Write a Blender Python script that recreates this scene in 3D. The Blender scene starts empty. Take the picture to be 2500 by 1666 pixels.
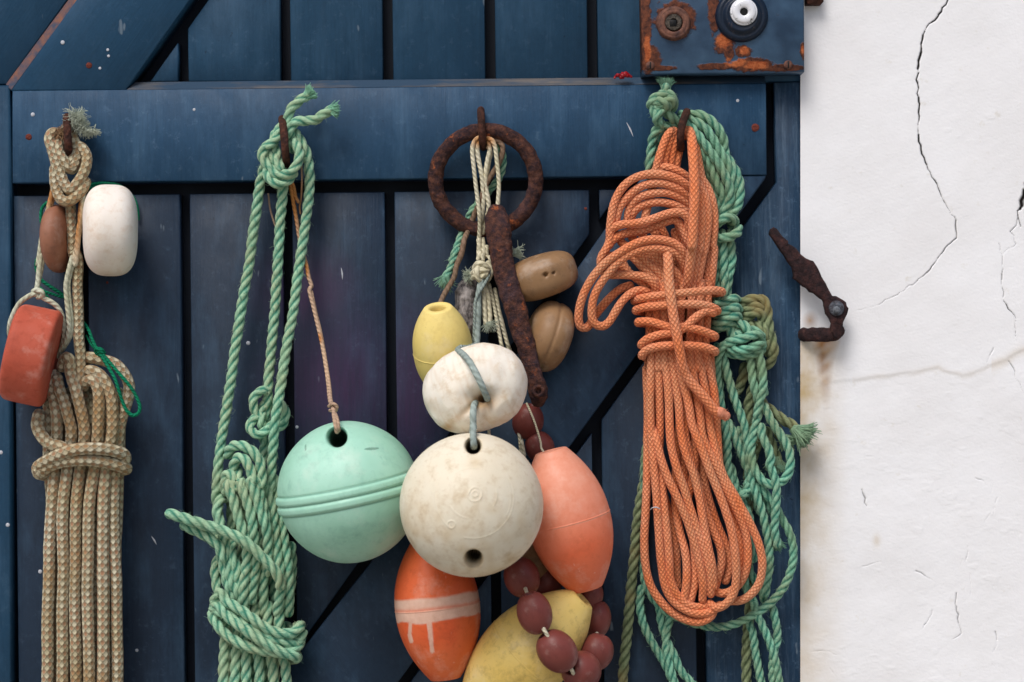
import bpy, math, random
import numpy as np
from mathutils import Matrix, Vector
random.seed(7); np.random.seed(7)
R_ = math.radians
S = bpy.context.scene
COL = S.collection

# ------------------------------------------------------------------ camera
D = 2.4; ZC = 1.45; TH = R_(0.62); MM = 0.001; PX = 0.0005
cam = bpy.data.objects.new('camera', bpy.data.cameras.new('camera')); COL.objects.link(cam)
cam.data.lens = 36 * D / (2500 * PX); cam.data.sensor_width = 36; cam.data.sensor_fit = 'HORIZONTAL'
cam.data.clip_start = 0.05; cam.data.clip_end = 500
CX = Vector((math.cos(TH), 0, -math.sin(TH))); CY = Vector((math.sin(TH), 0, math.cos(TH))); CZ = Vector((0, -1, 0))
m = Matrix.Identity(4)
for i, v in enumerate((CX, CY, CZ)):
    for j in range(3): m[j][i] = v[j]
m[0][3], m[1][3], m[2][3] = 0, -D, ZC
cam.matrix_world = m
cam.data.dof.use_dof = True; cam.data.dof.focus_distance = D - 0.05; cam.data.dof.aperture_fstop = 3.2
S.camera = cam
# ------------------------------------------------------------------ world and sun
SUN_EL, SUN_AZ = 54, 206
w = bpy.data.worlds.new('World'); S.world = w; w.use_nodes = True
nt = w.node_tree
sky = nt.nodes.new('ShaderNodeTexSky'); sky.sky_type = 'NISHITA'; sky.sun_disc = False
sky.sun_elevation = R_(SUN_EL); sky.sun_rotation = R_(SUN_AZ); sky.air_density = 1.0; sky.dust_density = 3.5; sky.ozone_density = 1.0
bg = nt.nodes['Background']; bg.inputs[1].default_value = 0.085
nt.links.new(sky.outputs[0], bg.inputs[0])
sun = bpy.data.objects.new('sun', bpy.data.lights.new('sun', 'SUN')); COL.objects.link(sun)
sun.data.energy = 1.45; sun.data.angle = R_(26); sun.data.color = (1, 0.985, 0.965)
az, el = R_(SUN_AZ), R_(SUN_EL)
sd = Vector((math.sin(az) * math.cos(el), math.cos(az) * math.cos(el), math.sin(el)))
sun.rotation_euler = sd.to_track_quat('Z', 'Y').to_euler(); sun.location = (-1, -3, 4)
S.view_settings.view_transform = 'Standard'; S.view_settings.look = 'None'
S.view_settings.exposure = 0.5; S.view_settings.gamma = 1

# ------------------------------------------------------------------ pixel -> place
CR = {'S': (0, 0, 1), 'Z1': (0, 0, 2.768), 'Z2': (850, 0, 2.768), 'Z3': (1500, 0, 3.92), 'A': (0, 250, 3.92),
      'B': (0, 600, 3.135), 'C': (0, 1050, 2.545), 'D': (550, 200, 3.137), 'E': (400, 700, 3.135), 'F': (400, 1150, 3.04),
      'G': (1000, 250, 3.92), 'H': (980, 600, 3.266), 'I': (650, 980, 3.336), 'J': (900, 1250, 3.62), 'K': (1370, 170, 3.484),
      'L': (1370, 560, 3.136), 'M': (1470, 960, 2.222), 'N': (1650, 650, 2.851), 'O': (1900, 850, 1.921),
      'Q': (1840, 520, 4.611), 'W': (1900, 0, 1.96)}
cx_, cy_ = np.array(CX), np.array(CY)
def PP(x, y, d):
    """arrays of photo position and depth (mm in front of the rail) -> world points"""
    x, y, d = np.broadcast_arrays(np.asarray(x, float), np.asarray(y, float), np.asarray(d, float))
    k = (D - d * MM) / D * PX
    u = (x - 1250) * k; v = (833 - y) * k
    out = u[..., None] * cx_ + v[..., None] * cy_
    out[..., 1] = -d * MM; out[..., 2] += ZC
    return out
def P(x, y, d=0): return Vector(PP(x, y, d))
def path(s, d=20):
    """'K 940,520 870,640,30 L 12,40 ...' -> N x 3 of (x, y, depth)"""
    c = CR['S']; o = []
    for t in s.split():
        if t in CR: c = CR[t]; continue
        a = [float(q) for q in t.split(',')]
        o.append([c[0] + a[0] / c[2], c[1] + a[1] / c[2], a[2] if len(a) > 2 else np.nan])
    o = np.array(o); k = ~np.isnan(o[:, 2])
    o[:, 2] = np.interp(np.arange(len(o)), np.where(k)[0], o[k, 2]) if k.any() else d
    return o
def spline(p, step, closed=False):
    p = np.asarray(p, float)
    if closed: q = np.vstack([p[-1], p, p[0], p[1]])
    else: q = np.vstack([2 * p[0] - p[1], p, 2 * p[-1] - p[-2]])
    out = []
    for i in range(1, len(q) - 2):
        p0, p1, p2, p3 = q[i - 1:i + 3]
        t0 = 0; t1 = t0 + max(np.linalg.norm(p1 - p0), 1e-7) ** .5; t2 = t1 + max(np.linalg.norm(p2 - p1), 1e-7) ** .5; t3 = t2 + max(np.linalg.norm(p3 - p2), 1e-7) ** .5
        t = np.linspace(t1, t2, 24, endpoint=False)[:, None]
        a1 = (t1 - t) / (t1 - t0) * p0 + (t - t0) / (t1 - t0) * p1
        a2 = (t2 - t) / (t2 - t1) * p1 + (t - t1) / (t2 - t1) * p2
        a3 = (t3 - t) / (t3 - t2) * p2 + (t - t2) / (t3 - t2) * p3
        b1 = (t2 - t) / (t2 - t0) * a1 + (t - t0) / (t2 - t0) * a2
        b2 = (t3 - t) / (t3 - t1) * a2 + (t - t1) / (t3 - t1) * a3
        out.append((t2 - t) / (t2 - t1) * b1 + (t - t1) / (t2 - t1) * b2)
    o = np.vstack(out + [q[-2][None]])
    L = np.r_[0, np.cumsum(np.linalg.norm(np.diff(o, axis=0), axis=1))]
    n = max(int(L[-1] / step), 3); s = np.linspace(0, L[-1], n + 1)
    if closed: s = s[:-1]
    return np.stack([np.interp(s, L, o[:, k]) for k in range(o.shape[1])], 1), s
_dirs = np.random.randn(40, 3); _dirs /= np.linalg.norm(_dirs, axis=1)[:, None]; _ph = np.random.rand(40) * 6.28
def sn(p, freq, k0=0, n=7):
    r = 0
    for i in range(n):
        j = (k0 * 5 + i * 3) % 40
        r = r + np.sin(p @ _dirs[j] * freq * (0.7 + .17 * i) * 6.28 + _ph[j] + k0)
    return r / n * 1.5

# ------------------------------------------------------------------ meshes
class MB:
    def __init__(s): s.v = []; s.f = []; s.uv = []; s.a = []; s.n = 0; s.tri = []; s.ngon = []
    def grid(s, V, U, Vv, A=None, wrapv=True, wrapu=False):
        """V: n x m x 3. faces between; per-loop uv"""
        n, m_ = V.shape[:2]; base = s.n
        s.v.append(V.reshape(-1, 3)); s.n += n * m_
        s.a.append((np.ones((n, m_)) if A is None else A).reshape(-1))
        I = np.arange(n if wrapu else n - 1); J = np.arange(m_ if wrapv else m_ - 1)
        I, J = np.meshgrid(I, J, indexing='ij'); I2 = (I + 1) % n; J2 = (J + 1) % m_
        s.f.append((base + np.stack([I * m_ + J, I2 * m_ + J, I2 * m_ + J2, I * m_ + J2], -1)).reshape(-1, 4))
        Ue = np.r_[U, 2 * U[-1] - U[-2]]; Ve = np.r_[Vv, 2 * Vv[-1] - Vv[-2]]
        s.uv.append(np.stack([np.stack([Ue[I], Ve[J]], -1), np.stack([Ue[I + 1], Ve[J]], -1), np.stack([Ue[I + 1], Ve[J + 1]], -1), np.stack([Ue[I], Ve[J + 1]], -1)], 2).reshape(-1, 2))
    def tube(s, C, R, nseg=12, lobes=0, rate=0, flat=1.0, closed=False, cap=True, sl=None, rough=0, rfreq=60, up=None):
        C = np.asarray(C); N = len(C); R = np.broadcast_to(R, (N,)).astype(float)
        if closed: T = np.roll(C, -1, 0) - np.roll(C, 1, 0)
        else: T = np.gradient(C, axis=0)
        T /= np.linalg.norm(T, axis=1)[:, None] + 1e-12
        if sl is None: sl = np.r_[0, np.cumsum(np.linalg.norm(np.diff(C, axis=0), axis=1))]
        a = np.array([0, -1., 0]) if up is None else np.array(up, float)
        if abs(a @ T[0]) > .9: a = np.array([1., 0, 0])
        X = np.zeros_like(T); x = a - (a @ T[0]) * T[0]; x /= np.linalg.norm(x)
        for i in range(N):
            if up is not None: x = a - (a @ T[i]) * T[i]
            else: x = x - (x @ T[i]) * T[i]
            x = x / (np.linalg.norm(x) + 1e-12); X[i] = x
        Y = np.cross(T, X)
        th = np.arange(nseg) / nseg * 2 * np.pi
        rho = np.ones((N, nseg)); A = np.ones((N, nseg))
        if lobes:
            ph = th[None] - rate * sl[:, None]
            w_ = 2 * np.pi / lobes; q = (ph + w_ / 2) % w_ - w_ / 2
            b, aa = .43, .58
            rho = b * np.cos(q) + np.sqrt(np.maximum(aa ** 2 - (b * np.sin(q)) ** 2, 0))
            A = np.clip((rho - .665) / .335, 0, 1)
        ct, st = np.cos(th), np.sin(th)
        V = C[:, None] + (R[:, None] * rho)[..., None] * (ct[None, :, None] * X[:, None] * flat + st[None, :, None] * Y[:, None])
        if rough:
            Nn = V - C[:, None]; Nn /= np.linalg.norm(Nn, axis=2)[..., None] + 1e-9
            V = V + Nn * (rough * (sn(V, rfreq) + .6 * sn(V, rfreq * 2.7, 2)))[..., None]
        if cap and not closed:
            def capr(i, sg):
                o = []
                for k, e in ((.86, .45), (.55, .8), (.02, .95)):
                    o.append((C[i] + (V[i] - C[i]) * k + sg * T[i] * R[i] * e)[None])
                return o
            c0 = capr(0, -1)[::-1]; c1 = capr(-1, 1)
            V = np.concatenate(c0 + [V] + c1); A = np.concatenate([A[:1]] * 3 + [A] + [A[-1:]] * 3)
            rm = R.mean(); U = np.r_[-.9, -.7, -.4, sl / rm, sl[-1] / rm + .4, sl[-1] / rm + .7, sl[-1] / rm + .9]
        else: U = sl / R.mean()
        s.grid(V, U, np.arange(nseg) / nseg, A, True, closed)
        return T
    def poly(s, pts):     # one flat n-gon (world points), returns nothing
        b = s.n; s.v.append(np.array(pts, float)); s.n += len(pts); s.a.append(np.ones(len(pts)))
        s.ngon.append([b + i for i in range(len(pts))])
    def build(s, name, mat, parent=None, smooth=True):
        me = bpy.data.meshes.new(name); V = np.concatenate(s.v)
        F = np.concatenate(s.f) if s.f else np.zeros((0, 4), int); nq = len(F)
        li = list(F.reshape(-1)); ls = list(np.arange(nq) * 4); uv = list(np.concatenate(s.uv).reshape(-1)) if s.uv else []
        for g in s.ngon:
            ls.append(len(li)); li += g; uv += [0, 0] * len(g)
        me.vertices.add(len(V)); me.vertices.foreach_set('co', V.reshape(-1).astype(np.float32))
        me.loops.add(len(li)); me.loops.foreach_set('vertex_index', np.array(li, np.int32))
        me.polygons.add(len(ls)); me.polygons.foreach_set('loop_start', np.array(ls, np.int32))
        u = me.uv_layers.new(name='UVMap'); u.data.foreach_set('uv', np.array(uv, np.float32))
        at = me.attributes.new('lobe', 'FLOAT', 'POINT'); at.data.foreach_set('value', np.concatenate(s.a).astype(np.float32))
        me.update(calc_edges=True); me.validate()
        if smooth: me.polygons.foreach_set('use_smooth', np.ones(len(ls), bool))
        me.materials.append(mat)
        return link(name, me, parent)
def link(name, me, parent=None):
    o = bpy.data.objects.new(name, me); COL.objects.link(o)
    if parent is not None:
        o.parent = parent; o.matrix_parent_inverse = parent.matrix_world.inverted()
    return o
def thing(name, label, cat, loc, group=None):
    o = bpy.data.objects.new(name, None); COL.objects.link(o); o.empty_display_size = .02
    o.location = loc; o.matrix_world = Matrix.Translation(loc)
    return tag(o, label, cat, group)
def tag(o, label, cat, group=None):
    o['label'] = label; o['category'] = cat
    if group: o['group'] = group
    return o
def add_attr(o, name, arr):
    a = o.data.attributes.new(name, 'FLOAT', 'POINT'); a.data.foreach_set('value', np.asarray(arr, np.float32).reshape(-1)); return o
def coords(o):
    c = np.zeros(len(o.data.vertices) * 3, np.float32); o.data.vertices.foreach_get('co', c); return c.reshape(-1, 3).astype(float)

# ------------------------------------------------------------------ materials
def C(h, k=1.0):
    r = [int(h[i:i + 2], 16) / 255 for i in (0, 2, 4)]
    r = [(c / 12.92 if c <= .04045 else ((c + .055) / 1.055) ** 2.4) * k for c in r]
    return (*r, 1)
class G:
    def __init__(s, name):
        s.m = bpy.data.materials.new(name); s.m.use_nodes = True; s.t = s.m.node_tree
        s.b = s.t.nodes['Principled BSDF']; s.b.inputs['Specular IOR Level'].default_value = .3
        s.tc = s.t.nodes.new('ShaderNodeTexCoord'); s.obj = s.tc.outputs['Object']; s.uv = s.tc.outputs['UV']
    def put(s, sock, v):
        if isinstance(v, bpy.types.NodeSocket): s.t.links.new(v, sock)
        elif v is not None:
            if isinstance(v, tuple) and len(v) == 3 and sock.type == 'RGBA': v = (*v, 1)
            sock.default_value = v
    def noise(s, vec, scale, detail=3, rough=.55, dist=0):
        n = s.t.nodes.new('ShaderNodeTexNoise'); s.put(n.inputs['Vector'], vec); n.inputs['Scale'].default_value = scale
        n.inputs['Detail'].default_value = detail; n.inputs['Roughness'].default_value = rough; n.inputs['Distortion'].default_value = dist
        return n.outputs['Fac']
    def map(s, vec, scale=(1, 1, 1), rot=(0, 0, 0), loc=(0, 0, 0)):
        n = s.t.nodes.new('ShaderNodeMapping'); s.put(n.inputs[0], vec); n.inputs[1].default_value = loc
        n.inputs[2].default_value = rot; n.inputs[3].default_value = scale; return n.outputs[0]
    def m_(s, op, a, b=None, c=None, clamp=False):
        n = s.t.nodes.new('ShaderNodeMath'); n.operation = op; n.use_clamp = clamp
        s.put(n.inputs[0], a); s.put(n.inputs[1], b); s.put(n.inputs[2], c); return n.outputs[0]
    def mix(s, f, a, b, mode='MIX'):
        n = s.t.nodes.new('ShaderNodeMix'); n.data_type = 'RGBA'; n.blend_type = mode
        s.put(n.inputs[0], f); s.put(n.inputs[6], a); s.put(n.inputs[7], b); return n.outputs[2]
    def ramp(s, f, lo, hi, a=0., b=1.):
        n = s.t.nodes.new('ShaderNodeMapRange'); s.put(n.inputs[0], f); n.inputs[1].default_value = lo; n.inputs[2].default_value = hi
        n.inputs[3].default_value = a; n.inputs[4].default_value = b; return n.outputs[0]
    def attr(s, name):
        n = s.t.nodes.new('ShaderNodeAttribute'); n.attribute_name = name; return n.outputs['Fac']
    def sep(s, v):
        n = s.t.nodes.new('ShaderNodeSeparateXYZ'); s.put(n.inputs[0], v); return n.outputs
    def comb(s, x, y, z):
        n = s.t.nodes.new('ShaderNodeCombineXYZ'); s.put(n.inputs[0], x); s.put(n.inputs[1], y); s.put(n.inputs[2], z); return n.outputs[0]
    def bump(s, h, dist=.001, st=1.0, nrm=None):
        n = s.t.nodes.new('ShaderNodeBump'); n.inputs['Distance'].default_value = dist; n.inputs['Strength'].default_value = st
        s.put(n.inputs['Height'], h); s.put(n.inputs['Normal'], nrm); return n.outputs[0]
    def blob(s, pts, fac=.35, nscale=60):
        """1 inside the listed ellipses (photo x, y, rx, ry), with a ragged edge"""
        x, y, z = s.sep(s.obj); best = None
        for (px, py, rx, ry) in pts:
            c = P(px, py, 0)
            a = s.m_('DIVIDE', s.m_('SUBTRACT', x, c.x), rx * PX); b = s.m_('DIVIDE', s.m_('SUBTRACT', z, c.z), ry * PX)
            dd = s.m_('SQRT', s.m_('ADD', s.m_('MULTIPLY', a, a), s.m_('MULTIPLY', b, b)))
            best = dd if best is None else s.m_('MINIMUM', best, dd)
        nz = s.noise(s.obj, nscale, 5, .65)
        return s.m_('ADD', best, s.m_('MULTIPLY', s.m_('SUBTRACT', nz, .5), fac * 6))
    def done(s, col, rough=.6, normal=None, **kw):
        s.put(s.b.inputs['Base Color'], col); s.put(s.b.inputs['Roughness'], rough); s.put(s.b.inputs['Normal'], normal)
        for k, v in kw.items(): s.put(s.b.inputs[k.replace('_', ' ')], v)
        return s.m

def m_wood(name, base, grain='V', fade=.3, ang=0, purple=False, k=1.0):
    g = G(name); v = g.map(g.map(g.obj, rot=(0, ang, 0)), scale=(.06, 1, 1) if grain == 'H' else (1, 1, .05))
    gr = g.noise(v, 300, 6, .65, .2); cl = g.noise(g.obj, 8, 5, .65); cl2 = g.noise(g.map(g.obj, scale=(1, 1, .35)), 26, 5, .65)
    sp = g.noise(g.obj, 70, 6, .75); fine = g.noise(g.obj, 480, 3, .75); mid = g.noise(g.obj, 190, 4, .7)
    c0 = C(base, k); lt = (c0[0] * 1.45 + .004, c0[1] * 1.45 + .008, c0[2] * 1.45 + .014, 1); dk = tuple(c * .62 for c in c0[:3]) + (1,)
    c = g.mix(g.ramp(cl, .3, .7), g.mix(.5, c0, dk), g.mix(.3, c0, lt))
    c = g.mix(g.ramp(cl2, .48, .72, 0, fade), c, C('4b6d8a', k))
    c = g.mix(g.ramp(gr, .46, .72, 0, .6 if fade > .5 else .42), c, dk)
    c = g.mix(g.m_('MULTIPLY', g.ramp(sp, .56, .72, 0, fade * 1.2), g.ramp(cl, .35, .65)), c, C('6f8aa3', k))
    c = g.mix(g.ramp(mid, .35, .75, 0, .22), c, lt); c = g.mix(g.ramp(fine, .35, .75, 0, .2), c, lt)
    st = g.noise(g.map(g.obj, scale=(1, 1, .3), rot=(0, .2, .4)), 75, 2, .5); c = g.mix(g.ramp(st, .735, .77, 0, .4), c, C('93a2ae', k))
    c = g.mix(g.ramp(g.noise(g.obj, 120, 2, .5), .74, .78, 0, .6), c, C('141c2a', k))
    if fade > .5: c = g.mix(g.ramp(g.noise(g.map(g.obj, scale=(1, 1, .07)), 190, 5, .75), .5, .68, 0, .4), c, C('5c7186', k))
    if purple:
        pb = g.ramp(g.blob([(815, 930, 130, 140), (1000, 960, 70, 160), (740, 720, 90, 90)], .14, 9), .1, 1.7, .7, 0); c = g.mix(g.m_('MULTIPLY', pb, g.ramp(gr, .3, .7, 1, .5)), c, C('46224a', k))
    n = g.bump(gr, .0008, .8 if fade > .5 else .5); n = g.bump(mid, .0005, .35, n); n = g.bump(sp, .0007, .25, n)
    return g.done(c, g.ramp(g.noise(g.obj, 30, 4), .3, .7, .45, .65), n, Specular_IOR_Level=.3)
def m_rust(name, a='3c2421', b='6e4030', c_='a3562f', k=1.0, hot=.66):
    g = G(name); n1 = g.noise(g.obj, 45, 6, .7); n2 = g.noise(g.obj, 160, 5, .7); n3 = g.noise(g.obj, 18, 3, .5)
    n0 = g.noise(g.obj, 110, 5, .7); c = g.mix(g.ramp(n0, .4, .6), C(a, k), C(b, k)); c = g.mix(g.ramp(n2, .3, .62, .8, 0), c, C('1a1214', k)); c = g.mix(g.ramp(n0, .62, .72, 0, .55), c, C('7b5a52', k))
    c = g.mix(g.ramp(n1, hot, hot + .08, 0, .8), c, C(c_, k)); c = g.mix(g.ramp(n3, .55, .75, 0, .35), c, C('5b4a52', k))
    h = g.m_('ADD', n2, g.m_('MULTIPLY', n1, 1.5))
    return g.done(c, .85, g.bump(h, .0032, 1.0), Specular_IOR_Level=.25)
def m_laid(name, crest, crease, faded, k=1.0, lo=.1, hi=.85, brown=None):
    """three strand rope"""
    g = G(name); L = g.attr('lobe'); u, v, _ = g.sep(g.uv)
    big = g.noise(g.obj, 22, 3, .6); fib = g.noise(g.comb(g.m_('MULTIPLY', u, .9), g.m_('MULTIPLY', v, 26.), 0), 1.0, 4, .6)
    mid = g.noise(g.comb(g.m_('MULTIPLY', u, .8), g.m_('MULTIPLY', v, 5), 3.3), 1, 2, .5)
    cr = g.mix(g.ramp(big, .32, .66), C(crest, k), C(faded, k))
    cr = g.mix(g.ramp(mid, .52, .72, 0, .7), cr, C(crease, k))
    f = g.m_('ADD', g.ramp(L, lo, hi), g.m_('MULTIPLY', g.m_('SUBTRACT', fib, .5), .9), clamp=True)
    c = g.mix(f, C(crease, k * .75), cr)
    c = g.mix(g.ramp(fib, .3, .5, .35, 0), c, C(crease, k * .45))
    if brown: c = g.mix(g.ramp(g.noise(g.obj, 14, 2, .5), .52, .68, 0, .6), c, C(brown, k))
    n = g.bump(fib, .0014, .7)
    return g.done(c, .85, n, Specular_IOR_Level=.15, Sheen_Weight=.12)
def m_braid(name, c1, c2, dark, n_=10, f_=1.1, alt=None, k=1.0, soft=.5, dirt=None):
    g = G(name); u, v, _ = g.sep(g.uv)
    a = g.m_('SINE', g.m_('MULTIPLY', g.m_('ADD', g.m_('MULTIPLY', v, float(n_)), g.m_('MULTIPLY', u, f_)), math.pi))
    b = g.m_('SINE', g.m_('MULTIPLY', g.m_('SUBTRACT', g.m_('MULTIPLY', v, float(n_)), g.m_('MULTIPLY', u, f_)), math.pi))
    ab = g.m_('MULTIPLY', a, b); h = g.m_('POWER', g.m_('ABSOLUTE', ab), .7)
    base = g.mix(g.ramp(g.noise(g.obj, 16, 3, .6), .35, .65), C(c1, k), C(c2, k))
    base = g.mix(g.ramp(g.noise(g.obj, 300, 3, .6), .35, .7, .0, .3), base, C(dark, k))
    if alt:
        base = g.mix(g.ramp(ab, .2, .45), base, g.mix(g.ramp(g.noise(g.obj, 30, 3), .4, .62), C(alt[0], k), C(alt[1], k)))
    base = g.mix(g.ramp(g.noise(g.obj, 35, 3, .6), .56, .72, 0, .35), base, C(dark, k * 1.3))
    if dirt: base = g.mix(g.ramp(g.noise(g.obj, 12, 5, .65), .5, .66, 0, .65), base, C(dirt, k))
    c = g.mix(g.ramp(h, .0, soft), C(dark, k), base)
    n = g.bump(h, .0011, .9); n = g.bump(g.noise(g.obj, 900, 2), .0004, .5, n)
    return g.done(c, .85, n, Specular_IOR_Level=.15, Sheen_Weight=.1)
def m_cord(name, a, b, top=None, k=1.0):
    g = G(name); u, v, _ = g.sep(g.uv)
    s_ = g.m_('SINE', g.m_('MULTIPLY', g.m_('ADD', g.m_('MULTIPLY', v, 3.), g.m_('MULTIPLY', u, .42)), 2 * math.pi))
    fib = g.noise(g.comb(g.m_('MULTIPLY', u, .5), g.m_('MULTIPLY', v, 14), 0), 1, 3)
    c = g.mix(g.ramp(g.noise(g.obj, 26, 3), .35, .65), C(a, k), C(b, k))
    c = g.mix(g.ramp(s_, -1, 0, .28, 0), c, C(b, k * .4)); c = g.mix(g.ramp(fib, .3, .55, .3, 0), c, C(b, k * .4))
    if top: c = g.mix(g.ramp(g.blob(top, .12, 30), .4, 1.2, .85, 0), c, C('b5722f', k))
    return g.done(c, .85, g.bump(g.m_('ADD', s_, fib), .0007, .6), Specular_IOR_Level=.15)
def m_plastic(name, base, dirt, light=None, rough=.5, dots=.3, k=1.0, scr=.3, sss=.05, band=None, grime=.5):
    g = G(name); n1 = g.noise(g.obj, 11, 4, .6); n2 = g.noise(g.obj, 70, 5, .7); n3 = g.noise(g.obj, 320, 4, .75)
    lt = C(light, k) if light else tuple(min(.9, c * 1.12) for c in C(base, k)[:3]) + (1,)
    c = g.mix(g.ramp(n1, .35, .68), C(base, k), lt)
    c = g.mix(g.ramp(n2, .5, .78, 0, grime), c, C(dirt, k))
    c = g.mix(g.ramp(n3, .64, .74, 0, dots), c, C(dirt, k * .5))
    sc = g.noise(g.map(g.obj, scale=(1, 1, .07), rot=(.5, .9, .3)), 130, 3, .5)
    c = g.mix(g.ramp(sc, .66, .75, 0, scr), c, C('f4eee4', k) if scr > .35 else C(dirt, k))
    if band:
        b = g.attr('band'); c = g.mix(b, c, g.mix(g.ramp(n2, .35, .7), C(band[0], k), C(band[1], k)))
    ch = g.noise(g.obj, 24, 6, .7); c = g.mix(g.ramp(ch, .54, .7, 0, .17), c, C('efe6da', k)); c = g.mix(g.ramp(g.noise(g.map(g.obj, rot=(1, .3, 0)), 15, 6, .75), .56, .72, 0, .4), c, C(dirt, k))
    c = g.mix(g.attr('hole'), c, C('15110e'))  # near-black inside the float holes: their inner shade put into the colour
    n = g.bump(n2, .0009, .25); n = g.bump(n3, .0003, .35, n)
    n = g.bump(g.noise(g.obj, 30, 2), .002, .25, n)
    return g.done(c, g.ramp(n2, .3, .7, rough - .08, rough + .18), n, Subsurface_Weight=sss, Subsurface_Radius=(.004, .0025, .0015), Specular_IOR_Level=.35)

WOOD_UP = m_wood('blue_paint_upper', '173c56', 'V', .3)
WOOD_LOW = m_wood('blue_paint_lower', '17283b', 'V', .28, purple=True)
WOOD_RAIL = m_wood('blue_paint_rail', '1d3f5b', 'V', .46)
WOOD_BRACE = m_wood('blue_paint_brace', '182d42', 'V', .32, ang=R_(36))
WOOD_BRACE2 = m_wood('blue_paint_diagonal', '163e5a', 'V', .16, ang=R_(-36))
WOOD_R = m_wood('blue_paint_edge_board', '18334b', 'V', .6)
g = G('worn_edge_wood'); nn = g.noise(g.map(g.obj, scale=(.06, 1, 1)), 160, 5, .65)
n4 = g.noise(g.map(g.obj, scale=(.3, 1, 1)), 30, 4, .6)
WORN = g.done(g.mix(g.ramp(n4, .34, .56), g.mix(g.ramp(nn, .35, .65), C('4a4644'), C('766c62')), C('2b4156')), .85, g.bump(nn, .001, .6))
g = G('rusty_seam_wood'); nn = g.noise(g.obj, 90, 5, .65)
SEAM = g.done(g.mix(g.ramp(nn, .35, .65), C('3a4558'), C('7d5546')), .85, g.bump(nn, .001, .6))
g = G('groove_paint'); GROOVE = g.done(g.mix(g.noise(g.obj, 60, 3), C('0c141f'), C('131c2a')), .7)
RUST = m_rust('rust_ring', '38262a', '664032', 'a85a30', 1.0, .6); RUST_H = m_rust('rust_hook', '45291f', '6a3f30', '8c4f30', .8, .7); RUST_L = m_rust('rust_latch', '2f2225', '4f3230', '9a4a28', .85, .68)

# ------------------------------------------------------------------ door, wall, ground
def inset(p, b):
    p = np.asarray(p, float); n = len(p); o = []
    ar = sum(p[i][0] * p[(i + 1) % n][1] - p[(i + 1) % n][0] * p[i][1] for i in range(n)); sg = 1 if ar > 0 else -1
    for i in range(n):
        a, c, d = p[i - 1], p[i], p[(i + 1) % n]
        e1 = (c - a) / (np.linalg.norm(c - a) + 1e-9); e2 = (d - c) / (np.linalg.norm(d - c) + 1e-9)
        n1 = np.array([-e1[1], e1[0]]) * sg; n2 = np.array([-e2[1], e2[0]]) * sg
        q = n1 + n2; q = q / (np.dot(q, q) / 2 + 1e-9) if np.dot(q, q) > .15 else n1
        o.append(c + q * b)
    return np.array(o)
def prism(mb, px, d1, d0, bev=1.2):
    """outline in photo pixels at depth d1; straight back to d0"""
    px = np.asarray(px, float); base = PP(px[:, 0], px[:, 1], d1); xz = base[:, [0, 2]]
    fr = inset(xz, bev * MM); n = len(xz); b = mb.n
    def r3(q, d): return np.stack([q[:, 0], np.full(n, -d * MM), q[:, 1]], 1)
    mb.v.append(np.vstack([r3(fr, d1), r3(xz, d1 - bev), r3(xz, d0)])); mb.n += 3 * n; mb.a.append(np.ones(3 * n))
    ar = sum(xz[i][0] * xz[(i + 1) % n][1] - xz[(i + 1) % n][0] * xz[i][1] for i in range(n))
    idx = list(range(n)) if ar > 0 else list(range(n))[::-1]
    mb.ngon.append([b + i for i in idx])
    for k in range(2):
        for j in range(n):
            i0, i1 = idx[j], idx[(j + 1) % n]
            mb.ngon.append([b + k * n + i1, b + k * n + i0, b + (k + 1) * n + i0, b + (k + 1) * n + i1])
    mb.ngon.append([b + 2 * n + i for i in idx[::-1]])
def clip(poly, a, b):   # keep the side where cross((b-a),(p-a)) >= 0 (photo coords)
    out = []; a = np.array(a, float); b = np.array(b, float)
    f = lambda p: (b[0] - a[0]) * (p[1] - a[1]) - (b[1] - a[1]) * (p[0] - a[0])
    n = len(poly)
    for i in range(n):
        p, q = np.array(poly[i], float), np.array(poly[(i + 1) % n], float); fp, fq = f(p), f(q)
        if fp >= 0: out.append(p)
        if fp * fq < 0: out.append(p + (q - p) * fp / (fp - fq))
    return out
sl_ = math.tan(TH)
def vx(x, y0, y): return x + (y - y0) * sl_            # plumb line through (x, y0)
def hy(y, x0, x): return y - (x - x0) * sl_
DBD = -14
door = thing('wooden_door', 'dark blue painted plank door with Z shaped frame and black gaps, hung with ropes and floats', 'door', P(1000, 2700, 0))
def part(name, outline, d1, d0, mat, parent=door, bev=1.2):
    mb = MB(); prism(mb, outline, d1, d0, bev); return mb.build(name, mat, parent, False)
def band(x0, x1, y0, y1, yr=330):   # plank between two plumb lines given at yr
    return [(vx(x0, yr, y0), y0), (vx(x1, yr, y0), y0), (vx(x1, yr, y1), y1), (vx(x0, yr, y1), y1)]
part('back_panel', band(-190, 1964, -600, 2700), -40, -46, GROOVE)
G0 = [449 + 250 * i for i in range(-2, 6)]              # groove centres at y=330
UL = lambda p, q: None
# upper planks
for i in range(0, 6):
    a, b = (200, G0[2] - 12.5) if i == 0 else (G0[i + 1] + 12.5, G0[i + 2] - 12.5)
    if i == 5: b = 1963
    pl = clip(band(a, b, -600, 199), (365, 202), (509, 0))
    if len(pl) > 2: part('plank', pl, DBD, -40, WOOD_UP)
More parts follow.
